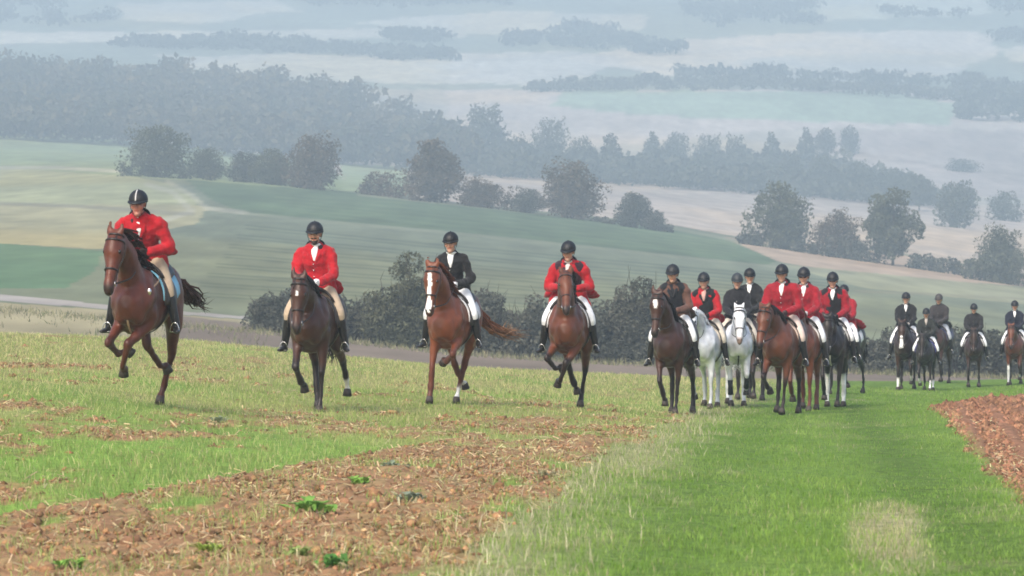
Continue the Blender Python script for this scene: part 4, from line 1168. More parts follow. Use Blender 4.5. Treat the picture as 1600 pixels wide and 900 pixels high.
    # saddle pad
    def pad(x0, x1, amax, off_, thick, col, mat, name, lowx=None):
        xs = np.linspace(x0, x1, 9); an = np.linspace(-amax, amax, 25)
        G = np.array([[on_barrel(x + .05 * (abs(q) / amax) ** 2 * (lowx or 0), q, off_) for q in an] for x in xs])
        gg = Geo(); gg.sheet(G, col, thick); return put(name, gg.mesh(name, M[mat]))
    if P.get('pad'): pad(-.42, .26, 88, .022, .018, A(*P['pad']), 'cloth', "saddle_pad", 1)
    sc = A(*P.get('saddle', (.022, .016, .013)))
    gs = Geo()
    xs = np.linspace(-.34, .24, 10); an = np.linspace(-48, 48, 13)
    rise = np.interp(xs, [-.34, -.25, -.05, .14, .24], [.085, .065, .030, .055, .060])
    gs.sheet(np.array([[on_barrel(x, q, .045 + ri * math.cos(math.radians(q * 1.7))) for q in an] for x, ri in zip(xs, rise)]), sc, .03)
    so = put("saddle", gs.mesh("saddle", M['leather']))
    for s in (-1, 1):
        gq = Geo(); an = np.linspace(30, 96, 8)
        gq.sheet(np.array([[on_barrel(x + .10 * sstep(30, 90, q), s * q, .040 + .004 * s * 0) for q in an] for x in np.linspace(-.16, .22, 7)]), sc * 1.15, .012)
        link("saddle_flap", gq.mesh("saddle_flap", M['leather']), so)
    gg = Geo(); an = np.radians(np.linspace(80, 280, 25))
    gg.tube(np.array([on_barrel(.16, math.degrees(q), .012) for q in an]), .045, .006, ref=(1, 0, 0), n=8, c=lc)
    put("girth", gg.mesh("girth", M['leather']))
    ank = P.get('ankle', (.10, .40, .90))
    for s in (-1, 1):
        q = A(ank[0] + .09, ank[1] * s, ank[2] - .075) - off * 0
        q = q - off
        gi = Geo(); a_ = np.linspace(0, math.pi, 9)
        pts = [q + A(0, s * .055 * math.cos(t), .11 * math.sin(t)) for t in a_]
        gi.tube(np.array(pts), .006, n=6, c=(.6, .6, .6), ref=(1, 0, 0))
        gi.tube(np.array([pts[0], pts[-1]]), .018, .006, ref=(1, 0, 0), n=6)
        st = put("stirrup", gi.mesh("stirrup", M['metal'], color=False))
        top = on_barrel(.08, s * 62, .05)
        gl = Geo(); gl.tube(np.array([q + A(0, 0, .11), lerp(q + A(0, 0, .11), top, .5) + A(0, s * .01, 0), top]), .012, .004, ref=(1, 0, 0), n=6, c=lc)
        link("stirrup_leather", gl.mesh("stirrup_leather", M['leather']), st)
    if P.get('breastplate'):
        bc = A(*P['breastplate']); gp = Geo()
        ctr = A(.815, 0, 1.10)
        for s in (-1, 1):
            q = [on_barrel(.20, s * 40, .035), on_barrel(.42, s * 62, .045), A(.64, s * .19, 1.28), A(.765, s * .11, 1.19), ctr]
            gp.tube(catmull(q, 14), .013, .005, ref=(0, 0, 1), n=6, c=bc)
        gp.tube(catmull([ctr, A(.79, 0, .94), A(.62, 0, .82), A(.40, 0, .775)], 8), .013, .005, ref=(0, 1, 0), n=6, c=bc)
        bp = put("breastplate", gp.mesh("breastplate", M['leather']))
        if P.get('medal'):
            for q_, a_ in ((ctr + A(.02, 0, -.01), A(.012, .034, .034)), (A(.66, .215, 1.30), A(.02, .03, .045))):
                gd = Geo(); gd.ell(q_, a_); link("medallion", gd.mesh("medallion", M['metal'], color=False), bp)
    if P.get('boots'):
        for key in ('fl', 'fr'):
            p = legs[key]; gb = Geo()
            gb.tube(np.array([lerp(p[1], p[2], .12), lerp(p[1], p[2], .5), p[2] + (p[2] - p[1]) * .05]), (.050, .046, .056), (.056, .054, .060), n=12, c=(.014, .014, .015), round_=False)
            put("leg_boot", gb.mesh("leg_boot", M['leather']))
    return root, dz

GALLOP_A = dict(fr=((55, -62, -110), (12, -12, -28)), fl=((48, -22, -75), (-26, -18, -8)), hr=((66, 8, -48, -85), (-4, -12, -14)), hl=((6, -30, -14, 20), (8, -10, -18, -12)))

# ---------------------------------------------------------------- riders
def ik(a, b, la, lb, pole):
    d = b - a; L = min(np.linalg.norm(d), (la + lb) * .999); u = nrm(d)
    x = (la * la - lb * lb + L * L) / (2 * L); h2 = max(la * la - x * x, 0.0)
    pv = pole - u * (pole @ u)
    return a + u * x + nrm(pv) * math.sqrt(h2)

SKIN = (0.52, 0.30, 0.22)
RED = (0.34, 0.008, 0.015); CRIMSON = (0.24, 0.007, 0.016); BLACK = (0.012, 0.012, 0.014)
def make_rider(R, P, dz, root, label):
    """built in the frame of the rider's horse; R: pose and clothes"""
    vx = R.get('voxel', 1.0)
    r = np.random.default_rng(P['seed'] + 50)
    lean = math.radians(R.get('lean', 8)); ll = math.radians(R.get('tilt', 0))
    up = nrm(A(math.sin(lean), math.sin(ll), math.cos(lean))); fw = nrm(A(math.cos(lean), 0, -math.sin(lean))); le = np.cross(up, fw)
    seat = A(-.05, 0, 1.60 + dz)          # top of the saddle
    pel = seat + A(0, 0, .065 + R.get('rise', 0))
    B = lambda u, f=0., l=0.: pel + up * u + fw * f + le * l
    S = R.get('build', 1.0)
    neck = B(.505, .0); KH = 1.08
    hy, hpi = math.radians(R.get('look', 0)), math.radians(R.get('nod', 6))
    hf = A(math.cos(hy) * math.cos(hpi), math.sin(hy) * math.cos(hpi), -math.sin(hpi)); hl = nrm(np.cross(A(0, 0, 1), hf)); hu = np.cross(hf, hl); hf, hl, hu = hf * KH, hl * KH, hu * KH
    hc = neck + up * .075 + A(.045, 0, .105)
    H = lambda f, l, u: hc + hf * f + hl * l + hu * u
    sh = {s: B(.425, -.005, s * .195 * S) for s in (-1, 1)}
    hip = {s: B(.0, .02, s * .10) for s in (-1, 1)}
    ank = A(*P.get('ankle', (.10, .40, .90)))
    an = {s: A(ank[0], ank[1] * s, ank[2]) for s in (-1, 1)}
    knee = {s: ik(hip[s], an[s], .45, .44, A(1, s * .55, .1)) for s in (-1, 1)}
    hand = {s: A(*R['hand_' + ('l' if s > 0 else 'r')]) if ('hand_' + ('l' if s > 0 else 'r')) in R else A(*P.get('hands', (.40, .075, 1.70))) * A(1, s, 1) for s in (-1, 1)}
    wrist = {}; elb = {}
    for s in (-1, 1):
        wrist[s] = hand[s] + nrm(sh[s] + A(-.05, s * .12, -.25) - hand[s]) * .085
        elb[s] = ik(sh[s], wrist[s], .30, .265, A(-.6, s * .62, -.5))
    # ---- the body: head with face, neck, trunk, limbs and hands with fingers
    g = Geo()
    g.ell(H(-.010, 0, .035), np.array([hf * .098, hl * .076, hu * .108]), 16, 12)        # skull
    g.tube(np.array([H(.022, 0, .02), H(.035, 0, -.05), H(.045, 0, -.105)]), (.071, .063, .040), (.071, .060, .040), ref=hl)   # face and jaw
    g.tube(np.array([H(.085, 0, .015), H(.100, 0, -.012), H(.108, 0, -.034)]), (.010, .012, .017), (.012, .014, .014), ref=hl, n=8)  # nose
    g.tube(np.array([H(.078, -.045, .030), H(.092, 0, .028), H(.078, .045, .030)]), .012, n=8, ref=hu)   # brow
    g.tube(np.array([H(.076, -.022, -.066), H(.086, 0, -.066), H(.076, .022, -.066)]), .009, n=8, ref=hu)  # lips
    g.ell(H(.072, 0, -.100), np.array([hf * .02, hl * .024, hu * .018]))
    for s in (-1, 1):
        g.ell(H(.062, s * .042, -.028), np.array([hf * .026, hl * .026, hu * .024]))     # cheek
        g.ell(H(-.012, s * .076, -.012), np.array([hf * .020, hl * .010, hu * .032]))     # ear
    g.tube(np.array([neck - up * .06, neck + up * .03, H(-.02, 0, -.06)]), (.066, .056, .056), (.066, .058, .06), ref=le)
    g.tube(np.array([B(-.03), B(.12), B(.30), B(.43), B(.49)]), np.array([.135, .115, .130, .145, .085]) * min(S, 1), np.array([.09, .08, .09, .078, .055]) * min(S, 1), ref=le, n=16)
    for s in (-1, 1):
        g.tube(np.array([B(.46, 0, s * .08), sh[s], lerp(sh[s], elb[s], .5), elb[s]]), np.array([.046, .042, .038, .034]) * min(S, 1), n=10)
        g.tube(np.array([elb[s], lerp(elb[s], wrist[s], .4), wrist[s]]), (.034, .033, .025), n=10)
        g.tube(np.array([hip[s], lerp(hip[s], knee[s], .5), knee[s]]), (.08, .072, .052), n=10)
        g.tube(np.array([knee[s], lerp(knee[s], an[s], .35), an[s]]), (.05, .047, .034), n=10)
        g.tube(np.array([an[s] + A(-.04, 0, -.05), an[s] + A(.06, s * .02, -.06), an[s] + A(.11, s * .034, -.066)]), (.028, .03, .026), (.026, .024, .018), n=10)
    def fingers(G, grow):
        for s in (-1, 1):
            f = nrm(hand[s] - wrist[s]); u_ = nrm(A(0, s * .25, 1) - f * (A(0, s * .25, 1) @ f)); o = nrm(np.cross(u_, f)) * (1 if np.cross(u_, f)[1] * s > 0 else -1)
            c = lerp(wrist[s], hand[s], .62)
            G.tube(np.array([wrist[s], lerp(wrist[s], c, .6), c + f * .012]), (.026 + grow, .036 + grow, .042 + grow), (.021 + grow, .019 + grow, .018 + grow), ref=u_, n=10)
            for i, k in enumerate((.92, 1.05, 1.0, .78)):
                b = c + f * .035 + u_ * (.033 - .022 * i) + o * .006
                p1 = b + f * .030 * k + o * .004; p2 = p1 - o * .034 * k + f * .006; p3 = p2 - f * .028 * k - o * .004
                G.tube(np.array([b - f * .02, b, p1, p2, p3]), np.array([.010, .0105, .0100, .0092, .0075]) + grow, n=8, ref=u_)
            b = c + u_ * .028 - o * .004
            G.tube(np.array([b - f * .01, b + f * .022 + u_ * .016 - o * .010, b + f * .048 + u_ * .012 - o * .024]), np.array([.013, .0115, .009]) + grow, n=8, ref=o)
    fingers(g, 0.0)
    beard = R.get('beard'); glasses = R.get('glasses')
    skin = A(*R.get('skin', SKIN))
    def colour(v):
        c = np.repeat(skin[None], len(v), 0)
        rel = v - hc; f, l, u = rel @ hf / KH ** 2, rel @ hl / KH ** 2, rel @ hu / KH ** 2
        face = (f > .03) & (np.abs(u) < .15) & (np.abs(l) < .09)
        c = lerp(c, skin * A(1.12, .82, .80), ((np.exp(-(((np.abs(l) - .042) / .02) ** 2 + ((u + .03) / .024) ** 2)) * .6 + np.exp(-((l / .018) ** 2 + ((u + .03) / .02) ** 2)) * .4) * face)[:, None])
        eye = face & (((np.abs(l) - .031) / .0155) ** 2 + ((u - .008) / .0085) ** 2 < 1)
        c[eye] = (.035, .026, .022)
        c[face & (np.abs(np.abs(l) - .032) < .02) & (np.abs(u - .031) < .0065)] = (.06, .038, .025)
        c[face & (np.abs(l) < .024) & (np.abs(u + .066) < .008)] = skin * A(.72, .42, .42)
        if beard:
            bb = (f > .0) & (((np.abs(l) < .034) & (u > -.062) & (u < -.045) & (f > .06)) | ((u < -.075) & (u > -.16) & (f > .02)) if beard == 'full' else (np.abs(l) < .036) & (u > -.062) & (u < -.042) & (f > .05))
            c[bb] = (.035, .026, .022)
        hairy = (f < .0) & (u > -.07) & (u < .2) & (np.abs(l) < .1) & ~((np.abs(l) > .068) & (f > -.035) & (u < .03))
        c[hairy] = R.get('hair', (.05, .035, .025))
        return c
    tag(root, label, "rider", "riders of the hunt")
    org = A(*R['seat_local'])
    def put(name, me, parent=root):
        return link(name, me, parent, tuple(-org) if parent is root else None)
    put("body", g.fused("body", M['skin'], .0102 * vx, 2, colour))
    # ---- coat
    jc = A(*R['coat'])
    g = Geo()
    g.tube(np.array([B(-.06), B(.04), B(.15), B(.30), B(.42), B(.495), B(.535)]), np.array([.205, .182, .168, .188, .195, .130, .075]) * S, np.array([.165, .140, .118, .134, .122, .092, .072]) * S, ref=le, n=20)
    for s in (-1, 1):
        j = elb[s] + nrm(elb[s] - lerp(sh[s], wrist[s], .5)) * .004
        g.tube(np.array([B(.515, -.01, s * .04), B(.475, -.01, s * .12 * S), sh[s] + up * .01]), (.05, .058, .062), n=12)
        g.tube(catmull([B(.40, 0, s * .10), sh[s], lerp(sh[s], elb[s], .55), j], 8), np.array([.075, .080, .079, .075, .070, .066, .062, .060]) * S, n=12)
        g.tube(np.array([j, lerp(j, wrist[s], .5), wrist[s] + (wrist[s] - j) * .04]), np.array([.058, .052, .044]) * S, n=12)
        g.ell(j, A(.06, .06, .06) * S)
        # skirts of the coat over the thigh and behind the saddle
        sk = R.get('skirt', 1.0)
        k = lerp(hip[s], knee[s], .38 * sk)
        g.tube(np.array([B(.05, .01, s * .09), lerp(hip[s], knee[s], .12) + A(0, s * .02, .045), k + A(-.02, s * .045, .015)]), (.10, .105, .075), (.115, .11, .06), n=12)
        g.tube(np.array([B(.03, -.06, s * .11), B(-.05, -.17, s * .20 * sk), B(-.13 * sk, -.24 * sk, s * .27 * sk)]), (.11, .115, .07), (.07, .045, .022), ref=(0, 1, .2), n=12)
    for k in range(7):   # folds at the elbows and waist
        s = (-1, 1)[k % 2]; q = lerp(elb[s], sh[s], r.uniform(.02, .3))
        d = nrm(r.normal(0, 1, 3)); g.tube(np.array([q - d * .045, q + nrm(np.cross(d, sh[s] - elb[s])) * .02, q + d * .045]), .045 * S, n=8)
    vest = R.get('vest')
    put("jacket", g.fused("jacket", M['cloth'], .0155 * vx, 4, lambda v: jc * (0.94 + .12 * vnoise(v[:, 0] * 9, v[:, 2] * 9, 4))[:, None], (.034, 11.0)))
    if vest:
        g = Geo()
        g.tube(np.array([B(.0), B(.06), B(.16), B(.30), B(.42), B(.475)]), np.array([.192, .182, .170, .186, .165, .115]) * S, np.array([.158, .146, .134, .150, .138, .11]) * S, ref=le, n=20)
        for s in (-1, 1): g.tube(np.array([B(.46, 0, s * .07), B(.455, 0, s * .125 * S), B(.425, 0, s * .165 * S)]), (.094, .094, .090) , n=12)
        put("body_protector", g.fused("body_protector", M['cloth'], .0155 * vx, 2, lambda v: np.repeat(A(*vest)[None], len(v), 0)))
    vd = .016 if vest else 0.0
    # lapels and stock
    col = R.get('collar')
    if col is not None:
        g = Geo()
        a_ = np.radians(np.linspace(42, 318, 17))
        g.tube(np.array([B(.530 - .034 * math.cos(q), math.cos(q) * .086 * S, math.sin(q) * .092 * S) for q in a_]), .017, .036, ref=fw + le * .01, n=8, c=col)
        for s in (-1, 1):
            g.tube(np.array([B(.50, .065, s * .068), B(.44, .118 * S + vd, s * .062), B(.345, .138 * S + vd, s * .016)]), (.013, .028, .010), (.010, .010, .008), ref=le, n=8, c=R.get('lapel', col))
        put("collar", g.mesh("collar", M['cloth']))
    if R.get('stock', True):
        sc = A(*R.get('stock_c', (.78, .78, .79)))
        g = Geo()
        g.tube(np.array([B(.545, .036), B(.50, .088), B(.44, .122 * S + vd), B(.365, .136 * S + vd)]), (.048, .046, .036, .012), (.030, .022, .016, .010), ref=le, n=10, c=sc)
        a_ = np.linspace(0, 2 * math.pi, 17)
        g.tube(np.array([B(.545 + .008 * math.cos(q), .012 + .062 * math.cos(q), .062 * math.sin(q)) for q in a_]), .010, .022, ref=fw, n=8, c=sc)
        put("stock_tie", g.mesh("stock_tie", M['knit']))
    if not vest:
        for k in range(3):
            g = Geo(); g.ell(B(.315 - .085 * k, (.140 - .008 * k) * S, -.012), A(.011, .011, .011), 8, 5)
            put("button", g.mesh("button", M['metal'], color=False))
    # ---- breeches
    bc = A(*R.get('breeches', (.74, .75, .77)))
    g = Geo()
    g.tube(np.array([B(-.05, -.02), B(.02), B(.09)]), (.165, .16, .14), (.125, .12, .10), ref=le, n=16)
    for s in (-1, 1):
        g.tube(catmull([hip[s] + A(-.03, 0, 0), lerp(hip[s], knee[s], .45) + A(0, 0, .008), knee[s], lerp(knee[s], an[s], .25)], 10), [.118, .116, .110, .104, .097, .088, .079, .072, .066, .062], n=14)
    put("breeches", g.fused("breeches", M['knit'], .0150 * vx, 3, lambda v: np.repeat(bc[None], len(v), 0)))
    # ---- boots
    ob = A(*R.get('boot', (.012, .011, .011)))
    for s in (-1, 1):
        g = Geo()
        g.tube(np.array([lerp(knee[s], an[s], .10), lerp(knee[s], an[s], .32) + A(-.008, 0, 0), lerp(knee[s], an[s], .65), an[s] + A(0, 0, .0), an[s] + A(-.005, 0, -.05)]), (.066, .068, .056, .046, .046), (.070, .074, .060, .052, .050), n=12)
        t = A(1, s * .28, 0); t = nrm(t)
        g.tube(np.array([an[s] + A(-.05, 0, -.062), an[s] + t * .05 + A(0, 0, -.060), an[s] + t * .12 + A(0, 0, -.068), an[s] + t * .185 + A(0, 0, -.072)]), (.036, .041, .044, .030), (.030, .036, .028, .018), n=12)
        g.tube(np.array([an[s] + A(-.055, 0, -.085), an[s] + A(-.02, 0, -.088)]), .034, .016, n=8)
        bt = put("boot", g.fused("boot", M['leather'], .0135 * vx, 2, lambda v: np.repeat(ob[None], len(v), 0)))
    # ---- gloves
    if R.get('gloves') is not None:
        gc = A(*R['gloves'])
        for s in (-1, 1):
            keep = hand[-s], wrist[-s]
            g = Geo(); hs_, ws_ = hand, wrist
            def one(G, s=s):
                f = nrm(hand[s] - wrist[s]); u_ = nrm(A(0, s * .25, 1) - f * (A(0, s * .25, 1) @ f)); o = nrm(np.cross(u_, f)); o = o * (1 if o[1] * s > 0 else -1)
                c = lerp(wrist[s], hand[s], .62); gr = .0035
                G.tube(np.array([wrist[s] - f * .02, lerp(wrist[s], c, .6), c + f * .012]), (.034, .041, .047), (.029, .025, .023), ref=u_, n=10)
                for i, k in enumerate((.92, 1.05, 1.0, .78)):
                    b = c + f * .035 + u_ * (.033 - .022 * i) + o * .006
                    p1 = b + f * .030 * k + o * .004; p2 = p1 - o * .034 * k + f * .006; p3 = p2 - f * .028 * k - o * .004
                    G.tube(np.array([b - f * .02, b, p1, p2, p3]), np.array([.010, .0105, .0100, .0092, .0075]) + gr, n=8, ref=u_)
                b = c + u_ * .028 - o * .004
                G.tube(np.array([b - f * .01, b + f * .022 + u_ * .016 - o * .010, b + f * .048 + u_ * .012 - o * .024]), np.array([.013, .0115, .009]) + gr, n=8, ref=o)
            one(g)
            put("glove", g.fused("glove", M['knit'], .006 * vx, 1, lambda v: np.repeat(gc[None], len(v), 0)))
    # ---- helmet
    hcol = A(*R.get('helmet', (.013, .014, .017)))
    g = Geo()
    g.ell(H(-.012, 0, .040), np.array([hf * .124, hl * .102, hu * .112]), 20, 10, c=hcol, lo=0.0, hi=.56)
    a_ = np.radians(np.linspace(-88, 88, 15))
    pk = R.get('peak', .062)
    inner = np.array([H(-.012 + .120 * math.cos(q), .100 * math.sin(q), .036) for q in a_])
    outer = np.array([H(-.012 + (.124 + pk * math.cos(q) ** .8) * math.cos(q), (.104 + pk * .25 * math.cos(q)) * math.sin(q), .026 - .012 * math.cos(q)) for q in a_])
    g.sheet(np.stack([inner, lerp(inner, outer, .5) + hu * .005, outer], 0), hcol * .9, .009)
    ho = put("helmet", g.mesh("helmet", M['helmet']))
    gg = Geo(); gg.ell(H(-.012, 0, .153), A(.010, .010, .006), 8, 5, c=hcol); link("crown_button", gg.mesh("crown_button", M['helmet']), ho)
    if R.get('stripe'):
        gg = Geo(); q_ = np.radians(np.linspace(8, 88, 9)); gg.tube(np.array([H(-.012 + .1265 * math.sin(q), 0, .040 + .1145 * math.cos(q)) for q in q_]), .008, .003, ref=hl, n=6, c=(.45, .45, .45))
        link("stripe", gg.mesh("stripe", M['helmet']), ho)
    gg = Geo()
    gg.tube(catmull([H(.0, -.097, .03), H(.012, -.078, -.05), H(.040, -.05, -.108), H(.052, 0, -.127), H(.040, .05, -.108), H(.012, .078, -.05), H(.0, .097, .03)], 19), .008, .004, ref=hf, n=6, c=(.015, .015, .015))
    link("chin_strap", gg.mesh("chin_strap", M['leather']), ho)
    if glasses:
        gg = Geo()
        for s in (-1, 1): gg.ell(H(.094, s * .031, .008), np.array([hf * .006, hl * .026, hu * .019]), 10, 6, c=(.012, .012, .014))
        gg.tube(np.array([H(.02, -.082, .012), H(.092, -.052, .012), H(.100, 0, .014), H(.092, .052, .012), H(.02, .082, .012)]), .004, n=6, c=(.012, .012, .014), ref=hu)
        put("glasses", gg.mesh("glasses", M['helmet']))
    if R.get('bun'):
        gg = Geo(); gg.ell(H(-.105, 0, -.025), A(.05, .05, .05), 10, 8, c=R.get('hair', (.05, .035, .025))); put("hair_bun", gg.mesh("hair_bun", M['hair']))
    return root

def place(px, d, yaw, scale, P, R, hlabel, rlabel):
    """horse and rider at a spot of the field; yaw: degrees the animal is turned from facing the camera, + shows its left flank"""
    x = (px - 800) / F * d; z = float(near_z(px, d))
    los = math.atan2(-x, -d * 1.0)                 # direction to the camera
    rz = math.atan2(-d, -x) - math.radians(yaw)
    P = dict(P); R = dict(R)
    hroot = empty("horse", (x, d, z - 0.012), rz, scale)
    P['root'] = hroot
    if d > 60: P.setdefault('voxel', .030)
    if d > 80: P['voxel'] = .037
    P['hands'] = P.get('hands', (.40, .075, 1.70)); P['ankle'] = P.get('ankle', (.10, .40, .90))
    # lift the hands and feet of the rider with the bounce of the stride
    lows = min(leg_points(k[0], 1 if k[1] == 'l' else -1, *(P.get('legs', STAND).get(k, STAND[k])))[-1][2] for k in STAND) - 0.075
    dz = -lows
    P['hands'] = (P['hands'][0], P['hands'][1], P['hands'][2] + dz); P['ankle'] = (P['ankle'][0], P['ankle'][1], P['ankle'][2] + dz)
    make_horse(P, hlabel)
    seat = (-.05, 0, 1.60 + dz)
    R['seat_local'] = seat
    c, s = math.cos(rz), math.sin(rz)
    rroot = empty("person", (x + scale * (seat[0] * c - seat[1] * s), d + scale * (seat[0] * s + seat[1] * c), z - 0.012 + scale * seat[2]), rz, scale)
    if d > 60: R.setdefault('voxel', 1.4)
    if d > 80: R['voxel'] = 2.0
    make_rider(R, P, dz, rroot, rlabel)

BEIGE = (.42, .33, .24); WHITE = (.74, .75, .77); TAN = (.55, .50, .42)
PADW = (.72, .73, .75)
TROT = dict(fl=((22, -45, -60), 0), fr=((2, 0, 35), 0), hl=((20, -50, -15, 20), 0), hr=((48, -30, 12, 20), 0))
WALK = dict(fl=((18, -22, 5), 0), fr=((-10, -8, 25), 0), hl=((38, -28, 4, 25), 0), hr=((18, -45, -12, 30), 0))
def flip(L):
    sw = {'fl': 'fr', 'fr': 'fl', 'hl': 'hr', 'hr': 'hl'}
    return {sw[k]: v for k, v in L.items()}
GALLOP_B = dict(fl=((6, -3, 20), (-2, -3, -3)), fr=((40, -44, -70), (0, -8, -6)), hl=((12, -58, -42, -30), (4, 4, 2, 0)), hr=((50, -30, 12, 25), (0, -6, -6)))
CANTER_C = dict(fr=((8, 0, 20), (6, 3, 2)), fl=((60, -62, -100), (0, -28, -22)), hl=((30, -28, 0, 20), (4, -18, -14, -8)), hr=((50, -10, -45, -70), (-2, -8, -8)))
CANTER_D = dict(fr=((60, -55, -100), (16, -22, -24)), fl=((44, -26, -80), (-22, -18, -16)), hl=((14, -38, -8, 25), (8, -4, -9, -6)), hr=((56, -5, -40, -60), (-4, -10, -10)))

place(226, 43.6, 14, .98, dict(seed=1, coat='darkchestnut', legs=GALLOP_A, poll=(1.10, -.06, 1.92), head_pitch=70, head_yaw=-8, pad=(.22, .50, .66), breastplate=(.30, .20, .13), medal=True, hands=(.36, .08, 1.74), mane_lift=.6,
      tail=((-.10, .04, .03), (-.25, .16, -.06), (-.36, .28, -.24), (-.44, .40, -.30)), tail_spread=.06, ears=.1),
      dict(lean=32, coat=RED, collar=(.012, .012, .016), lapel=RED, breeches=BEIGE, gloves=(.03, .02, .018), stripe=True, nod=6, build=1.10, skin=(.52, .23, .18), rise=.04),
      "galloping dark chestnut horse with a light blue saddle pad, ahead of all the others", "rider in a scarlet coat and beige breeches leaning forward on the leading chestnut horse")
place(494, 50.5, 9, 1.01, dict(seed=2, coat='darkbay', legs=GALLOP_B, poll=(1.16, -.03, 1.74), head_pitch=74, head_yaw=-4, pad=(.03, .03, .035), hands=(.40, .07, 1.70), blaze=((.22, .32, .018, .018),), socks={'hl': (.16, (.7, .68, .64))}),
      dict(lean=12, coat=RED, collar=(.015, .012, .016), lapel=RED, breeches=BEIGE, gloves=(.78, .78, .80), beard='full', nod=4, build=1.02),
      "dark bay horse with a tiny white star and one white hind foot", "moustached rider in a scarlet coat, beige breeches and white gloves, sitting upright")
place(708, 55.5, 12, 1.0, dict(seed=3, coat='chestnut', legs=CANTER_C, poll=(1.10, -.06, 1.96), head_pitch=76, head_yaw=-6, pad=PADW, blaze=((.12, .48, .026, .030), (.46, .64, .030, .022), (.60, .97, .022, .046)), socks={'hl': (.30, (.75, .74, .72)), 'hr': (.1, (.7, .7, .68))}, hands=(.38, .11, 1.71),
      tail=((-.12, .04, -.02), (-.30, .16, -.20), (-.48, .40, -.42), (-.62, .72, -.44)), tail_spread=.06, tail_tip=(.42, .26, .15), mane_lift=.4),
      dict(lean=18, coat=BLACK, collar=None, breeches=WHITE, gloves=(.78, .78, .80), helmet=(.008, .008, .009), peak=.05, bun=True, build=.92, hair=(.03, .02, .015), nod=6, skirt=.55),
      "bright chestnut horse with a broad white face and a streaming pale tipped tail", "rider in a black jacket and white gloves on the white faced chestnut horse")
place(890, 57, 5, 1.0, dict(seed=4, coat='bay', legs=CANTER_D, poll=(1.20, .05, 1.96), head_pitch=52, head_yaw=6, pad=PADW, hands=(.36, .10, 1.76), mane_lift=.5),
      dict(lean=22, coat=RED, vest=(.03, .013, .02), collar=(.02, .012, .018), lapel=(.03, .014, .02), breeches=WHITE, gloves=(.02, .02, .02), look=-8, nod=10, build=1.05, skirt=1.35, stock_c=(.55, .50, .48)),
      "bay horse poking its nose out, cantering alone left of the big group", "rider in a scarlet coat with dark front and skirts flying out over white breeches")
place(1054, 63, 10, 1.0, dict(seed=5, coat='darkbay', legs=dict(fl=((-2, -4, 25), (-4, -4, -4)), fr=((28, -38, -45), (-4, -6, -4)), hl=((10, -48, -10, 25), 0), hr=((40, -35, 0, 25), 0)), poll=(1.10, -.08, 1.98), head_pitch=74, head_yaw=-6, pad=(.03, .03, .03), blaze=((.13, .27, .030, .036), (.27, .34, .036, .004))),
      dict(lean=18, coat=(.10, .050, .038), vest=(.012, .013, .017), collar=(.012, .013, .017), lapel=(.012, .013, .017), stock=False, breeches=WHITE, gloves=(.16, .09, .07), nod=8, build=1.0),
      "dark bay horse with a large white star on the lane's left margin", "rider in a dark vest with brown sleeves on the large starred bay")
place(1103, 69.5, 8, 1.0, dict(seed=6, coat='grey', legs=flip(TROT), poll=(1.12, -.10, 1.78), head_pitch=66, head_yaw=-4, hands=(.38, .08, 1.70)),
      dict(lean=14, coat=RED, vest=(.012, .014, .016), collar=(.014, .012, .014), lapel=(.014, .014, .016), stock_c=(.5, .3, .26), breeches=TAN, gloves=(.03, .02, .02), nod=6, tilt=-2),
      "pale grey horse half hidden behind the dark bay with the large star", "rider with black front and scarlet sleeves just left of the white horse")
place(1152, 71, -2, .98, dict(seed=7, coat='white', legs=dict(fl=((32, -42, -60), 0), fr=((4, -4, 25), -2), hl=((30, -33, 0, 28), 0), hr=((20, -45, -12, 28), 0)), poll=(1.12, .0, 1.84), head_pitch=66, head_yaw=0, breastplate=(.02, .018, .018), boots=True, ears=.3),
      dict(lean=4, coat=(.014, .014, .017), collar=None, stock=False, breeches=TAN, gloves=(.02, .02, .02), nod=8, build=.92, helmet=(.03, .035, .04)),
      "white horse in black leg boots and a dark breastplate", "rider in black on the white horse with leg boots")
place(1172, 76, 10, 1.04, dict(seed=8, coat='darkbay', legs=WALK, poll=(1.10, -.05, 1.74), head_pitch=70),
      dict(lean=4, coat=BLACK, collar=None, breeches=TAN, gloves=(.02, .02, .02), helmet=(.008, .008, .009), look=15, nod=4, build=.9, bun=True),
      "dark horse almost wholly hidden by the white horse in front of it", "rider in a domed black hat behind the rider on the white horse")
place(1224, 63.5, 10, 1.0, dict(seed=9, coat='bay', legs=dict(fl=((6, -2, 28), (-6, -5, -4)), fr=((44, -50, -80), (6, -6, -4)), hl=((14, -44, -12, 20), (-2, -2, -2, 0)), hr=((44, -34, 4, 22), 2)), poll=(1.14, -.10, 1.76), head_pitch=68, head_yaw=-12, hands=(.38, .10, 1.68)),
      dict(lean=15, coat=CRIMSON, collar=(.014, .012, .014), lapel=CRIMSON, breeches=(.62, .50, .44), gloves=(.05, .03, .03), nod=6, build=1.1),
      "bay horse with black legs in front on the green lane", "rider in a scarlet coat on the front bay horse of the green lane")
place(1257, 68, 8, 1.03, dict(seed=10, coat='chestnut', legs=flip(TROT), poll=(1.12, .02, 1.80), head_pitch=70),
      dict(lean=8, coat=CRIMSON, collar=(.014, .012, .014), lapel=CRIMSON, breeches=WHITE, gloves=(.6, .6, .6), nod=6, glasses=True, build=1.0),
      "chestnut horse partly hidden behind the front bay on the lane", "rider in a scarlet coat looking past the shoulder of the front lane rider")
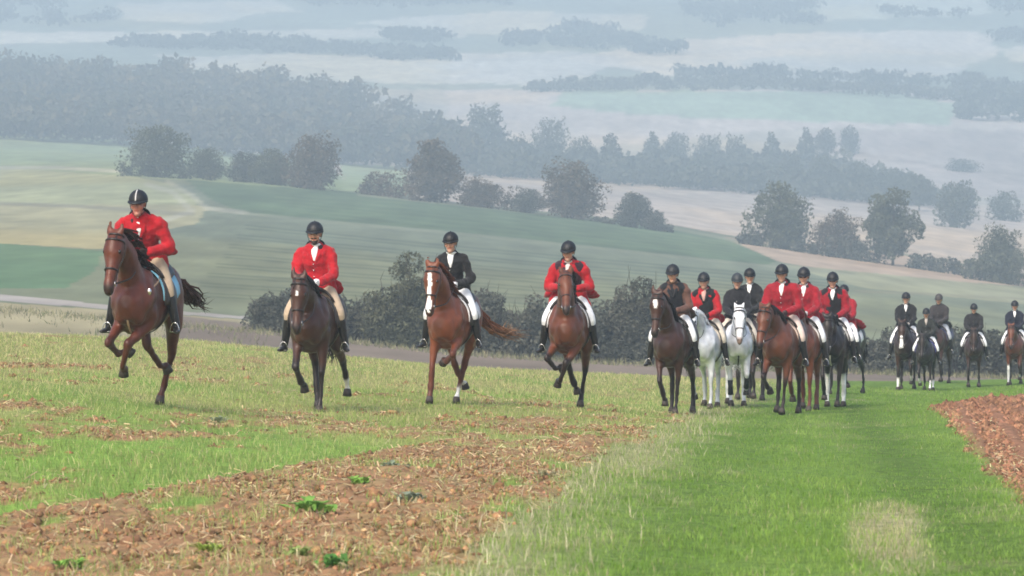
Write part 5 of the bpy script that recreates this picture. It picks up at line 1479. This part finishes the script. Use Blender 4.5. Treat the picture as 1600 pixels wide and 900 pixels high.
place(1302, 71, 4, 1.0, dict(seed=11, coat='black', legs=dict(fl=((2, -1, 28), (-3, -3, -3)), fr=((26, -34, -40), -2), hl=((30, -34, 0, 28), 0), hr=((30, -34, 0, 28), 0)), poll=(1.14, -.02, 1.66), head_pitch=72, breastplate=(.55, .52, .45), socks={'hl': (.55, (.72, .72, .70)), 'hr': (.55, (.72, .72, .70))}, hands=(.36, .08, 1.66)),
      dict(lean=14, coat=CRIMSON, vest=(.014, .013, .016), collar=(.014, .012, .014), lapel=(.014, .012, .014), breeches=WHITE, gloves=(.02, .02, .02), nod=6, build=1.02, glasses=True),
      "black horse with a pale breast strap and white hind legs", "rider with a black front and scarlet sleeves on the black horse")
place(1320, 84, 18, .97, dict(seed=12, coat='black', legs=TROT, poll=(1.12, -.05, 1.78), head_pitch=68, pad=(.7, .7, .72)),
      dict(lean=6, coat=CRIMSON, collar=(.014, .012, .014), lapel=CRIMSON, breeches=WHITE, gloves=(.02, .02, .02), nod=6, build=1.08, skirt=1.3),
      "dark horse trotting half hidden behind the black horse", "scarlet coated rider mostly hidden behind the rider of the black horse")
place(1416, 97, 4, 1.0, dict(seed=13, coat='brown', legs=TROT, poll=(1.14, -.02, 1.74), head_pitch=70, blaze=((.5, .97, .03, .05),), socks={'fl': (.22, (.7, .7, .68)), 'fr': (.22, (.7, .7, .68))}, pad=(.05, .05, .10)),
      dict(lean=2, coat=BLACK, collar=None, breeches=WHITE, gloves=(.5, .45, .4), nod=2, build=1.0),
      "brown horse with white front feet, leftmost of the distant five", "upright rider in a black jacket with a white shirt, tallest of the distant five")
place(1448, 96, 6, .84, dict(seed=14, coat='black', legs=flip(TROT), poll=(1.12, .0, 1.70), head_pitch=72, pad=(.05, .06, .30), socks={'fl': (.24, (.72, .72, .72)), 'fr': (.24, (.72, .72, .72)), 'hl': (.2, (.7, .7, .7))}),
      dict(lean=8, coat=(.02, .022, .02), collar=None, stock_c=(.4, .35, .32), breeches=WHITE, gloves=(.03, .03, .03), nod=10, build=.95),
      "small black pony with white feet and a blue saddle pad", "small rider in dark clothes on the black pony with white feet")
place(1468, 106, 14, .98, dict(seed=15, coat='darkbay', legs=WALK, poll=(1.12, -.02, 1.76), head_pitch=70, pad=(.04, .05, .12)),
      dict(lean=6, coat=(.032, .028, .03), collar=None, stock=False, breeches=(.36, .38, .42), gloves=(.05, .04, .04), helmet=(.05, .045, .045), nod=8, build=1.06),
      "dark horse behind the small black pony", "rider in a grey brown jacket and grey breeches behind the small pony rider")
place(1522, 100, 0, .87, dict(seed=16, coat='brown', legs=flip(WALK), poll=(1.16, .0, 1.72), head_pitch=72),
      dict(lean=5, coat=(.016, .015, .017), collar=None, stock=False, breeches=WHITE, gloves=(.02, .02, .02), nod=10, build=1.05),
      "dark brown horse alone between the pony and the last horse at right", "rider in plain black on the dark brown horse second from the right edge")
place(1586, 101, 2, .90, dict(seed=17, coat='bay', legs=TROT, poll=(1.14, -.06, 1.76), head_pitch=66, socks={'fl': (.14, (.7, .7, .68)), 'fr': (.5, (.6, .6, .6))}),
      dict(lean=2, coat=(.012, .014, .026), collar=None, breeches=WHITE, gloves=(.02, .02, .02), nod=4),
      "bay horse cut by the right edge of the picture", "rider in a navy jacket with a white stock, last at the right edge")
